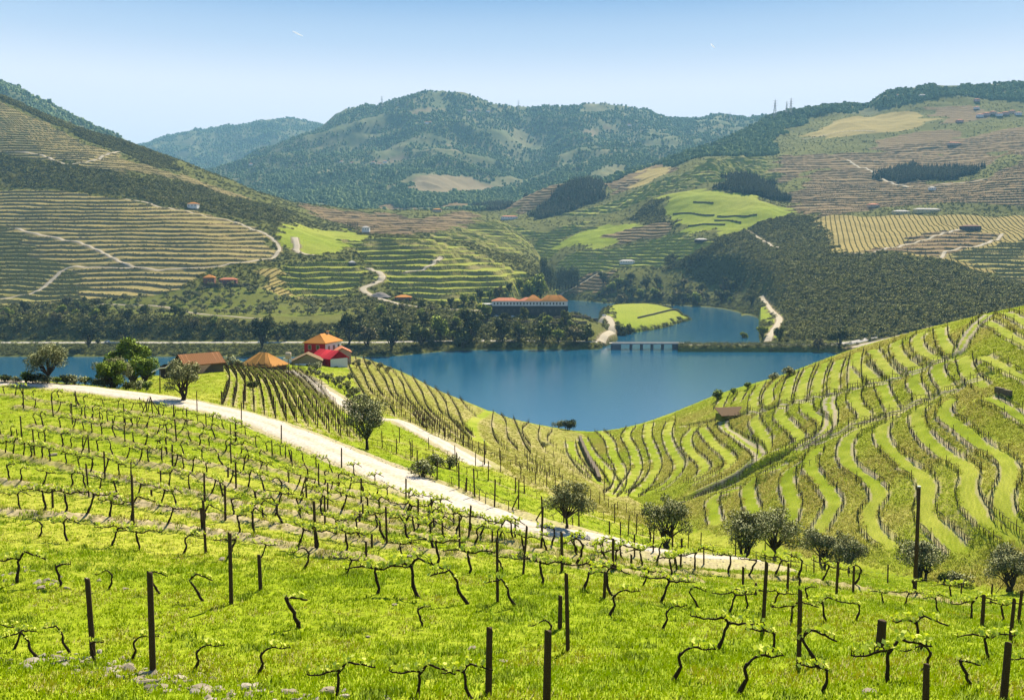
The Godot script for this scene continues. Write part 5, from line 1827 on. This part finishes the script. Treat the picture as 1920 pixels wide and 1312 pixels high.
func make_pine(seed_: int) -> ArrayMesh:
	# 1 m high; tiers of drooping faces round a stem
	rng.seed = seed_
	var st := new_st()
	for k in 60:
		var f := rng.randf()
		var r := (1.0 - f) * 0.5 + 0.06
		var a := rng.randf() * TAU
		var p := Vector3(cos(a) * r * 0.55, 0.14 + f * 0.84, sin(a) * r * 0.55)
		var along := Vector3(cos(a), -0.35, sin(a)) * r * 1.1
		leaf(st, p, along, along.cross(Vector3.UP).normalized() * r * 0.8 + rv(0.04), Color(1, 1, 1) * rng.randf_range(0.7, 1.0))
	return st.commit()

# ---------------------------------------------------------------- buildings
func house(called: String, label: String, at: Vector3, turn: float, w: float, l: float, h: float, rise: float, wall: Material, roof: Material, hip := false, windows := 0, group := "", category := "house") -> Node3D:
	# w across x, l along z (the ridge of a gable), the +z end turned towards the viewer at turn 0
	var o := base(called, at, turn)
	tag(o, label, category, group)
	if hip:
		bx("wall", wall, Vector3(w, h + 1.0, l), Vector3(0, h / 2 - 0.5, 0), o)
		part(hip_roof(w, l, rise, 0.45), "roof", roof, o).position.y = h
	else:
		part(gable_wall(w, l, h, rise), "wall", wall, o)
		part(gable_roof(w, l, rise, 0.35), "roof", roof, o).position.y = h + 0.06
	for k in windows:
		var x := (float(k) + 0.5) / windows * w - w / 2
		window(o, Vector3(x, h * 0.6, l / 2), 0.0, minf(1.1, w / windows * 0.5), minf(1.4, h * 0.4))
	return o

func window(o: Node3D, at: Vector3, turn: float, w: float, h: float):
	var f := bx("window", M.frame, Vector3(w + 0.24, h + 0.24, 0.12), at, o)
	f.rotation.y = turn
	bx("pane", M.pane, Vector3(w, h, 0.06), Vector3(0, 0, 0.05), f)

func chimney(o: Node3D, at: Vector3, h := 1.2):
	var c := bx("chimney", M.plaster, Vector3(0.7, h, 0.7), at, o)
	bx("cap", M.tile, Vector3(0.95, 0.15, 0.95), Vector3(0, h / 2 + 0.07, 0), c)

func buildings():
	# the stone barn beside the road
	var p := hit(345, 706, 140, 260)
	p = on_ground(p.x, -176.0)
	var o := house("stone_barn", "old grey stone barn with a mottled terracotta tile roof beside the bright trees", Vector3(p.x, 80.0 - 0.1345 * 176.0 , -176.0), -0.85, 5.2, 7.4, 2.9, 1.6, M.rubble, M.oldtile, false, 0, "", "barn")
	bx("door", M.darkwood, Vector3(1.2, 1.9, 0.1), Vector3(-0.7, 0.95, 3.74), o)
	bx("loft_door", M.darkwood, Vector3(0.6, 0.7, 0.1), Vector3(0.1, 3.1, 3.74), o)
	var lean := base("lean_to_shed", o.position + Vector3(-4.2, 0.2, 1.4), -0.85)
	tag(lean, "dark lean-to shed with a sloping sheet roof against the stone barn", "shed")
	bx("wall", M.darkwood, Vector3(2.4, 2.0, 4.4), Vector3(0, 1.0, 0), lean)
	var lr := bx("roof", M.sheet, Vector3(3.0, 0.08, 5.0), Vector3(-0.1, 2.25, 0), lean)
	lr.rotation.z = 0.3
	# the barn with the orange roof
	o = house("tiled_barn", "low barn with a smooth orange tile roof above the vine rows", Vector3(hit(492, 690, 200, 300).x, 80.0 - 0.127 * 238.0, -238.0), -0.35, 9.2, 7.0, 1.5, 3.1, M.darkwall, M.tile2, true, 0, "", "barn")
	bx("door", M.darkwood, Vector3(2.6, 2.0, 0.1), Vector3(1.6, 1.0, 3.54), o)
	# the red farmhouse and what stands round it
	var D := 290.0
	var px := func(x: float, y: float, d: float) -> Vector3: return far_point(x, y, d)
	var g: Vector3 = px.call(600, 694, D)
	o = house("red_farmhouse", "tall red farmhouse with an orange hip roof and a white side wall", Vector3(g.x, g.y, -D - 5), -0.28, 7.2, 11.0, 8.6, 2.5, M.redwall, M.tile, true, 0)
	window(o, Vector3(-1.7, 7.2, 5.52), 0, 0.9, 1.2)
	window(o, Vector3(1.1, 7.2, 5.52), 0, 0.9, 1.2)
	bx("side_wall", M.white, Vector3(0.16, 9.2, 10.8), Vector3(3.62, 3.8, 0), o)
	for k in 3: window(o, Vector3(3.72, 6.8, -3.4 + 3.3 * k), PI / 2, 1.0, 1.3)
	chimney(o, Vector3(0.4, 11.0, -2.6))
	g = px.call(618, 696, D - 14)
	o = house("red_annex", "red outbuilding with a bright red sheet roof below the farmhouse", Vector3(g.x, g.y, -D + 14), 0.80, 6.2, 9.5, 4.4, 2.0, M.redwall, M.redsheet, false)
	bx("end_wall", M.white, Vector3(6.0, 4.3, 0.14), Vector3(0, 2.1, 4.80), o)
	bx("door", M.darkwood, Vector3(1.2, 2.0, 0.1), Vector3(-1.2, 1.0, 4.9), o)
	g = px.call(641, 690, D + 2)
	o = house("tiled_wing", "beige wing with a salmon tile roof against the red farmhouse", Vector3(g.x, g.y, -D - 2), 0.25, 5.2, 7.0, 5.4, 1.3, M.plaster, M.tile3, false)
	window(o, Vector3(0.4, 3.8, 3.52), 0, 0.9, 1.2)
	g = px.call(577, 697, D - 20)
	o = house("ruined_stone_house", "roofless looking stone house with weathered gable and pale front by the yard", Vector3(g.x, g.y, -D + 20), 0.16, 8.2, 6.5, 3.6, 1.9, M.rubble2, M.straw_roof, false)
	bx("front_plaster", M.white, Vector3(7.2, 2.9, 0.1), Vector3(0.2, 1.35, 3.29), o)
	bx("opening", M.darkwood, Vector3(1.6, 1.5, 0.1), Vector3(0.5, 1.9, 3.36), o)
	bx("doorway", M.darkwood, Vector3(0.9, 1.9, 0.1), Vector3(-3.1, 0.95, 3.36), o)
	# white yard wall
	g = px.call(540, 694, D - 18)
	o = base("yard_wall", Vector3(g.x, g.y, -D + 18), -0.5)
	tag(o, "white plastered yard wall between the orange barn and the stone house", "wall")
	bx("panel", M.white, Vector3(3.4, 3.6, 0.4), Vector3(0, 1.6, 0), o)
	bx("coping", M.plaster, Vector3(3.6, 0.12, 0.6), Vector3(0, 3.46, 0), o)
	bx("side_panel", M.white, Vector3(0.4, 2.6, 7.0), Vector3(1.6, 1.2, 3.75), o)
	# water tank on a pole
	g = hit(541, 712, 180, 300)
	o = base("tank_on_pole", g)
	tag(o, "pale barrel tank on a thin pole beside the yard wall", "tank")
	var st := new_st()
	tube(st, [Vector3(0, -0.3, 0), Vector3(0, seen_size(g, 40), 0)], [0.09, 0.07], 6)
	part(done(st), "pole", M.stake, o)
	st = new_st()
	var th := seen_size(g, 40)
	tube(st, [Vector3(0, th, 0), Vector3(0, th + 0.05, 0), Vector3(0, th + 1.2, 0), Vector3(0, th + 1.25, 0)], [0.45, 0.55, 0.62, 0.5], 12)
	part(done(st), "barrel", M.plaster, o)

	# the riverside estate
	D = 880.0
	var a := far_point(991, 592, D)
	o = base("estate_winery", Vector3(a.x, 20.6, -D), -0.02)
	tag(o, "long riverside estate with dark stone base, white upper floor and orange roofs", "winery")
	bx("stone_base", M.darkstone, Vector3(71.0, 10.0, 13.0), Vector3(1.5, 4.0, 0), o)
	bx("flat_annex", M.darkstone, Vector3(9.6, 11.0, 11.0), Vector3(-38.6, 4.6, 0.5), o)
	bx("annex_parapet", M.white, Vector3(9.9, 0.8, 11.3), Vector3(-38.6, 10.5, 0.5), o)
	for e in [[-21.5, 26.0, 2.8, M.tile3], [1.0, 20.0, 3.2, M.tile3], [24.0, 25.0, 5.4, M.tile]]:
		bx("white_storey", M.white, Vector3(e[1], 4.6, 12.0), Vector3(e[0], 11.3, 0), o)
		part(hip_roof(e[1], 12.0, e[2], 0.6), "roof", e[3], o).position = Vector3(e[0], 13.6, 0)
	bx("link_storey", M.white, Vector3(70.0, 4.0, 8.0), Vector3(1.5, 10.9, 0), o)
	part(hip_roof(15.0, 13.0, 5.2, 0.5), "roof", M.tile, o).position = Vector3(4.5, 13.9, -1.0)
	for k in 22:
		window(o, Vector3(-32.0 + k * 3.08, 11.2, 6.06), 0, 1.1, 1.9)
	for k in 12:
		window(o, Vector3(-30.0 + k * 5.6, 4.6, 6.56), 0, 1.0, 1.6)
	bx("terrace_wall", M.darkstone, Vector3(76.0, 4.0, 1.0), Vector3(2.0, -2.0, 9.0), o)
	# parked cars at the estate
	for v in [[930, 590], [945, 591], [962, 590], [984, 592]]:
		var c := far_point(v[0], v[1], 868.0)
		car(on_ground(c.x, c.z, 0.1), 0.2, M.carwhite, "white car parked below the dark stone front of the estate", "cars parked at the estate")
	# terrace walls below the estate
	for v in [[870, 604, 1010, 607, "long low stone terrace wall under the estate's base"], [1015, 602, 1120, 600, "stone terrace wall at the end of the estate"], [1000, 612, 1100, 608, "lower stone terrace wall above the bank trees"], [1080, 596, 1120, 592, "short upper stone terrace wall beside the ramp road"]]:
		var q := hit(v[0], v[1], 790, 900)
		var r := hit(v[2], v[3], 790, 900)
		wall_line(q, r, 2.4, 0.8, v[4])
	# field walls of the bright meadow and the headland
	for v in [[1262, 402, 1340, 404, "long low field wall across the bright hillside meadow"], [1345, 406, 1420, 403, "low field wall in the middle of the bright meadow"], [1340, 414, 1390, 418, "short double field wall on the bright meadow"], [1300, 379, 1338, 381, "short field wall high on the bright meadow"], [1290, 424, 1360, 422, "field wall near the lower edge of the bright meadow"]]:
		wall_line(hit(v[0], v[1], 1400, 2100), hit(v[2], v[3], 1400, 2100), 2.2, 1.0, v[4])
	wall_line(hit(1196, 597, 950, 1140), hit(1272, 583, 950, 1140), 1.8, 0.9, "dark wall dividing the green field on the headland")
	# house among the left terraces
	var h := hit(400, 532, 850, 1100)
	o = house("hill_house", "red-brown house with an orange hip roof at the foot of the terraced hill", h + Vector3(-4, 0, 0), 0.1, 11.0, 9.0, 6.5, 3.0, M.brownwall, M.tile, true, 3)
	chimney(o, Vector3(2, 8.6, 0))
	h = hit(424, 533, 850, 1100)
	house("long_house", "long red-brown house with a salmon roof joined to the hill house", h + Vector3(2, 0, -1), 0.05, 17.0, 8.0, 5.0, 2.0, M.redbrown, M.tile3, true, 5)
	wall_line(hit(375, 541, 850, 1100), hit(468, 537, 850, 1100), 3.0, 0.8, "pale retaining wall in front of the hill houses")
	# sheds and houses further off: x, y, width in sight, wall height, materials, words
	for v in [
		[362, 390, 18, 5.5, "white", "tile", 1200, 1700, "tiny white house with a red roof in the scrub above the terraced hill"],
		[955, 411, 30, 6.0, "white", "tile3", 1600, 2400, "white house on the dark walled terrace in the valley"],
		[820, 397, 16, 5.0, "plaster", "tile", 1500, 2600, "tan house with orange roof among the brown valley terraces"],
		[686, 434, 14, 6.0, "white", "sheetroof", 1300, 2200, "small white house beside the cypress row"],
		[1176, 494, 27, 4.5, "white", "sheetroof", 1400, 1900, "white flat house above the wooded shore of the side river"],
		[1820, 432, 34, 6.0, "darkstone", "redsheet2", 1100, 1700, "dark stone shed with brown roof on the edge of the straw field"],
		[1738, 399, 50, 5.5, "cream", "sheetroof", 1200, 1700, "long cream building behind the straw field"],
		[1690, 401, 30, 4.0, "cream", "sheetroof", 1200, 1700, "low cream wall-like shed beside the long cream building"],
		[1638, 388, 20, 4.0, "plaster", "tile3", 1300, 1800, "small beige shed among bushes near the long cream building"],
		[1748, 356, 12, 4.0, "white", "sheetroof", 1500, 2000, "tiny white hut on the brown terraces"],
		[1315, 453, 22, 3.5, "darkstone", "sheetroof", 1300, 1800, "low dark shed at the lower edge of the bright meadow"],
		[756, 562, 30, 3.0, "brownwall", "tile", 860, 1150, "low shed with rust-red roof beside the gravel heap"],
		[660, 497, 12, 3.0, "darkstone", "sheetroof", 950, 1300, "small dark hut on the edge of the terraced field"],
		[1730, 182, 14, 6.0, "white", "sheetroof", 2500, 3200, "white house just under the ridge of the highest hill"],
		[1688, 181, 12, 5.0, "white", "tile3", 2500, 3200, "lone white house at the shoulder of the ridge"],
		[1832, 190, 9, 6.0, "pink", "tile3", 2400, 3200, "pink house standing alone in the ridge woods"],
		[1832, 204, 9, 5.0, "white", "tile3", 2400, 3100, "small white house below the pink one on the ridge"],
		[1790, 272, 24, 5.0, "plaster", "tile3", 1900, 2600, "tan house in the brown terraces below the ridge village"],
		[1800, 229, 12, 5.0, "pink", "tile3", 2200, 2900, "pink house apart from the ridge village"]]:
		far_house(v)
	for k in 7:
		far_house([1838 + k * 12, 219 - (k % 3) * 2 - k * 0.6, 11, 6.0, ["white", "pink", "plaster"][k % 3], "tile3", 2200, 3000, ["white", "pink", "cream"][k % 3] + " house with tile roof in the ridge village"], "ridge village")
	for v in [[700, 307], [712, 310], [722, 305], [800, 232], [806, 232], [470, 310], [640, 306], [660, 308], [880, 210], [915, 210], [1180, 236]]:
		far_house([v[0], v[1], 7, 7.0, "white", "tile3", 2500, 5200, "tiny pale house on the wooded mountain"], "houses on the mountain")
	note("buildings")

func far_house(v: Array, group := ""):
	var p := hit(v[0], v[1], v[6], v[7])
	var w := seen_size(p, v[2])
	house("country_house", v[8], p, rng.randf_range(-0.25, 0.25), w, minf(w * 0.7, 11.0), v[3], 2.2, M[v[4]], M[v[5]], true, 3 if w < 20 else 6, group)

func wall_line(a: Vector3, b: Vector3, h: float, thick: float, label: String):
	var o := base("stone_wall", on_ground(a.x, a.z))
	tag(o, label, "wall")
	var n := maxi(2, int(a.distance_to(b) / 8.0))
	for i in n:
		var p := a.lerp(b, float(i) / n)
		var q := a.lerp(b, float(i + 1) / n)
		p.y = ground(p.x, p.z)
		q.y = ground(q.x, q.z)
		var s := bx("section", M.rubble, Vector3(p.distance_to(q) + 0.05, h + 1.5, thick * (1.0 + 0.04 * (i % 2))), (p + q) / 2 - o.position + Vector3(0, h / 2 - 0.75, 0), o)
		s.rotation.y = atan2(-(q - p).z, (q - p).x)

func car(p: Vector3, turn: float, paint: Material, label: String, group := ""):
	var o := base("parked_car", p, turn)
	tag(o, label, "car", group)
	var st := new_st()
	var prof := [Vector2(-2.1, 0.35), Vector2(-2.15, 0.85), Vector2(-1.3, 0.98), Vector2(-0.7, 1.42), Vector2(0.9, 1.45), Vector2(1.6, 0.98), Vector2(2.1, 0.92), Vector2(2.15, 0.38)]
	for i in prof.size():
		var a: Vector2 = prof[i]
		var b: Vector2 = prof[(i + 1) % prof.size()]
		for v in [Vector3(a.x, a.y, -0.85), Vector3(b.x, b.y, -0.85), Vector3(a.x, a.y, 0.85), Vector3(a.x, a.y, 0.85), Vector3(b.x, b.y, -0.85), Vector3(b.x, b.y, 0.85)]: st.add_vertex(v)
	for s in [-0.85, 0.85]:
		for i in range(1, prof.size() - 1):
			for v in [prof[0], prof[i], prof[i + 1]]: st.add_vertex(Vector3(v.x, v.y, s))
	st.generate_normals()
	part(st.commit(), "body", paint, o)
	for s in [-0.87, 0.87]:
		bx("side_window", M.pane, Vector3(1.9, 0.36, 0.03), Vector3(0.1, 1.16, s), o)
	for x in [-1.3, 1.35]:
		for z in [-0.8, 0.8]:
			var c := CylinderMesh.new()
			c.top_radius = 0.33
			c.bottom_radius = 0.33
			c.height = 0.2
			c.radial_segments = 12
			var wh := part(c, "wheel", M.tyre, o)
			wh.position = Vector3(x, 0.33, z)
			wh.rotation.x = PI / 2

func bridge_and_roads():
	rng.seed = 700
	# gravel road and farm path on the near slope
	tag(ribbon("dirt_road", road_line, 1.75, M.dirt, 0.05, 0.2, 50.0), "", "", "", "structure")
	tag(ribbon("farm_path", path_line, 1.1, M.dirt, 0.05), "", "", "", "structure")
	# the river road on the far bank
	var far_road := []
	for x in range(-400, 1160, 40): far_road.append(x)
	var pts := PackedVector3Array()
	for x in far_road:
		var s := sight(x, 642)
		var d := 759.0 + clampf((x - 700.0) / 180.0, 0.0, 1.0) * 22.0
		pts.append(Vector3(s.x * d, 0, -d))
	tag(ribbon("river_road", smooth_line(pts, 4.0), 3.4, M.paleroad, 0.35, 0.05), "", "", "", "structure")
	pts = PackedVector3Array()
	for v in [[1282, 760], [1330, 759], [1400, 759], [1480, 758], [1560, 757], [1600, 760], [1640, 772]]:
		var s := sight(v[0], 645)
		pts.append(Vector3(s.x * v[1], 0, -v[1]))
	tag(ribbon("causeway_road", smooth_line(pts, 3.0), 3.6, M.paleroad, 0.3, 0.1), "", "", "", "structure")
	for e in hill_lines:
		tag(ribbon("hill_track", e[0], e[1], M.track, 0.35, 0.2), "", "", "", "structure")
	# the bridge
	var a := far_point(1148, 645, 765.0)
	var b := far_point(1282, 645, 760.0)
	var o := base("road_bridge", Vector3(a.x, 0, -768.0), 0.0)
	tag(o, "low concrete road bridge on four piers across the side river's mouth", "bridge")
	var len_ := b.x - a.x
	var dk := -768.0
	bx("deck", M.concrete, Vector3(len_, 0.8, 7.6), Vector3(len_ / 2, 4.7, 0), o)
	for s in [-3.65, 3.65]:
		bx("parapet", M.concrete, Vector3(len_, 0.5, 0.25), Vector3(len_ / 2, 5.35, s), o)
	bx("roadway", M.paleroad, Vector3(len_ + 4.0, 0.06, 6.6), Vector3(len_ / 2, 5.14, 0), o)
	for f in [0.275, 0.425, 0.575, 0.725]:
		bx("pier", M.darkconcrete, Vector3(1.5, 7.4, 6.4), Vector3(len_ * f, 0.6, 0), o)
	for f in [0.06, 0.94]:
		bx("abutment", M.darkconcrete, Vector3(len_ * 0.13, 7.0, 7.4), Vector3(len_ * f, 0.8, 0), o)
	# cars
	for v in [[200, 642, "white car on the river road, above the dark trees"], [488, 642, "white car on the river road beside the tall dark tree"]]:
		var s := sight(v[0], v[1])
		car(on_ground(s.x * 757.0, -757.0, 0.45), 0.02, M.carwhite, v[2])
	var q := hit(700, 531, 900, 1200)
	car(q + Vector3(0, 0.5, 0), 0.9, M.tyre, "dark car on the bend of the valley road by the gravel heap")
	q = hit(1133, 590, 820, 960)
	car(q + Vector3(0, 0.5, 0), 0.3, M.carwhite, "white car at the top of the ramp road by the headland")
	# heap of gravel
	q = hit(712, 556, 880, 1150)
	var st := new_st()
	var hn := noise(0.4, 3, 701)
	var g := []
	for i in 9:
		var row := []
		for k in 24:
			var an := TAU * k / 24
			var r := 13.0 * i / 8.0
			var y := 4.6 * pow(cos(PI / 2 * i / 8.0), 1.2) + hn.get_noise_2d(cos(an) * r, sin(an) * r) * 0.8 - 0.4 * i / 8.0
			row.append(Vector3(cos(an) * r, y, sin(an) * r * 0.7))
		g.append(row)
	for i in 8:
		for k in 24:
			var k1 := (k + 1) % 24
			for v in [g[i][k], g[i][k1], g[i + 1][k], g[i][k1], g[i + 1][k1], g[i + 1][k]]: st.add_vertex(v)
	st.generate_normals()
	var heap := part(st.commit(), "gravel_heap", M.gravel, self)
	heap.position = q
	tag(heap, "grey heap of gravel beside the valley road", "gravel heap")
	note("roads")

# ---------------------------------------------------------------- poles, pylons, small things on the slopes
func pole(px: float, py: float, top: float, r: float, label: String, dmin := 40.0, dmax := 330.0, topx := -1.0):
	var p := hit(px, py, dmin, dmax)
	var s := sight(px if topx < 0 else topx, top)
	var head := Vector3(s.x * -p.z, EYE + s.y * -p.z, p.z) - p
	var o := base("wooden_pole", p)
	tag(o, label, "pole")
	var st := new_st()
	tube(st, [Vector3(0, -0.4, 0), head * 0.5 + Vector3(0.01, 0, 0), head * 0.995, head], [r * 1.15, r, r * 0.85, r * 0.7], 9)
	part(done(st), "shaft", M.stake, o)
	var cap := CylinderMesh.new()
	cap.top_radius = r * 0.9
	cap.bottom_radius = r * 0.95
	cap.height = 0.06
	cap.radial_segments = 9
	part(cap, "cap", M.wire, o).position = head + Vector3(0, 0.02, 0)
	return o

func pylon(px: float, py: float, top: float, dmin: float, dmax: float, label: String):
	var p := hit(px, py, dmin, dmax)
	var h := seen_size(p, py - top)
	var o := base("power_pylon", p)
	tag(o, label, "pylon", "power pylons on the ridges")
	var w := h * 0.09
	var r := h * 0.009
	var legs := new_st()
	for s in [[-1, -1], [1, -1], [1, 1], [-1, 1]]:
		tube(legs, [Vector3(s[0] * w, -1, s[1] * w), Vector3(s[0] * w * 0.35, h * 0.6, s[1] * w * 0.35), Vector3(0, h, 0)], [r, r, r * 0.7], 4)
	part(done(legs), "legs", M.steel, o)
	var br := new_st()
	for k in 7:
		var f0 := k / 8.0
		var f1 := (k + 1) / 8.0
		var w0 := w * lerpf(1.0, 0.2, f0)
		var w1 := w * lerpf(1.0, 0.2, f1)
		for s in [-1, 1]:
			tube(br, [Vector3(-s * w0, h * f0, w0), Vector3(s * w1, h * f1, w1)], [r * 0.6, r * 0.6], 3)
			tube(br, [Vector3(-s * w0, h * f0, -w0), Vector3(s * w1, h * f1, -w1)], [r * 0.6, r * 0.6], 3)
	part(done(br), "bracing", M.steel, o)
	for f in [0.66, 0.78, 0.9]:
		var arm := new_st()
		tube(arm, [Vector3(-h * 0.13, h * f, 0), Vector3(0, h * (f + 0.03), 0), Vector3(h * 0.13, h * f, 0)], [r * 0.6, r, r * 0.6], 4)
		part(done(arm), "cross_arm", M.steel, o)

func small_things():
	rng.seed = 800
	pole(1715, 1122, 913, 0.085, "tall bare wooden pole rising above the olive trees at the road's end", 40, 80, 1724)
	pole(459, 752, 690, 0.075, "tall wooden pole among the vine rows below the road", 90, 200)
	pole(1133, 938, 872, 0.07, "dark wooden pole on the vine slope above the gully", 60, 200)
	pole(908, 872, 826, 0.07, "wooden pole at the end of the farm path", 80, 200)
	pole(752, 778, 741, 0.07, "wooden pole on the vine slope beside the farm path", 90, 250)
	pole(603, 746, 712, 0.07, "wooden pole beside the bend of the farm path", 100, 250)
	pole(1266, 808, 774, 0.08, "wooden pole on the terrace edge over the water", 120, 300)
	var lamp = pole(299, 737, 690, 0.06, "thin pole with a white curved tube beside the stone barn", 84, 130)
	var st := new_st()
	tube(st, [Vector3(-0.8, 2.3, 0), Vector3(0.1, 2.75, 0), Vector3(0.7, 2.8, 0), Vector3(1.6, 3.5, 0)], [0.05, 0.06, 0.06, 0.05], 6)
	part(done(st), "tube", M.white, lamp)
	pylon(1453, 224, 187, 2700, 3300, "tall lattice power pylon standing alone on the ridge")
	pylon(1475, 219, 190, 2700, 3300, "first lattice pylon of the close pair on the ridge")
	pylon(1483, 218, 184, 2700, 3300, "second lattice pylon of the close pair on the ridge")
	for v in [[716, 203, 180], [740, 199, 182], [746, 198, 184], [972, 208, 188], [1030, 208, 194], [1369, 226, 210], [1649, 188, 176], [51, 178, 168]]:
		pylon(v[0], v[1], v[2], 2600, 5300, "small far lattice pylon on the mountain skyline")
	# low tiled shed and stone works on the terraced hill
	var p := hit(1376, 784, 120, 320)
	var w := seen_size(p, 62)
	var o := base("tiled_shelter", p, 0.22)
	tag(o, "low shelter with a brown patterned roof on the terraced hill", "shelter")
	bx("wall", M.mosswall, Vector3(w, 1.6, 3.4), Vector3(0, 0.4, 0), o)
	var r := bx("roof", M.oldtile2, Vector3(w * 1.05, 0.12, 4.4), Vector3(0, 1.7, 0), o)
	r.rotation.x = 0.32
	wall_line(hit(1868, 735, 100, 300), hit(1896, 744, 100, 300), 0.9, 0.5, "short dark stone wall on the grassy top of the terraced hill")
	wall_line(hit(1088, 828, 150, 300), hit(1124, 902, 150, 300), 1.4, 0.7, "dark stone wall running down the gully between the slopes")
	# jet trails in the sky
	for v in [[548, 58, 568, 68], [1333, 82, 1341, 90]]:
		var a := far_point(v[0], v[1], 14000.0)
		var b := far_point(v[2], v[3], 14000.0)
		st = new_st()
		tube(st, [a, a.lerp(b, 0.3), a.lerp(b, 0.8), b], [4.0, 11.0, 9.0, 2.0], 8)
		tag(part(done(st), "contrail_cloud", M.cloud, self), "short white jet trail in the blue sky", "cloud", "jet trails")
	note("small things")

func _ready():
	t_start = Time.get_ticks_msec()
	rng.seed = 20
	camera_and_light()
	materials()
	land()
	covers()
	near_lines()
	terraces()
	lay_hill_tracks()
	look_out()
	sheets()
	note("sheets")
	bridge_and_roads()
	buildings()
	trees()
	vineyard()
	wild_growth()
	grasses()
	stones()
	small_things()
	for p in vine_protos + [stake_proto] + protos: p.free()
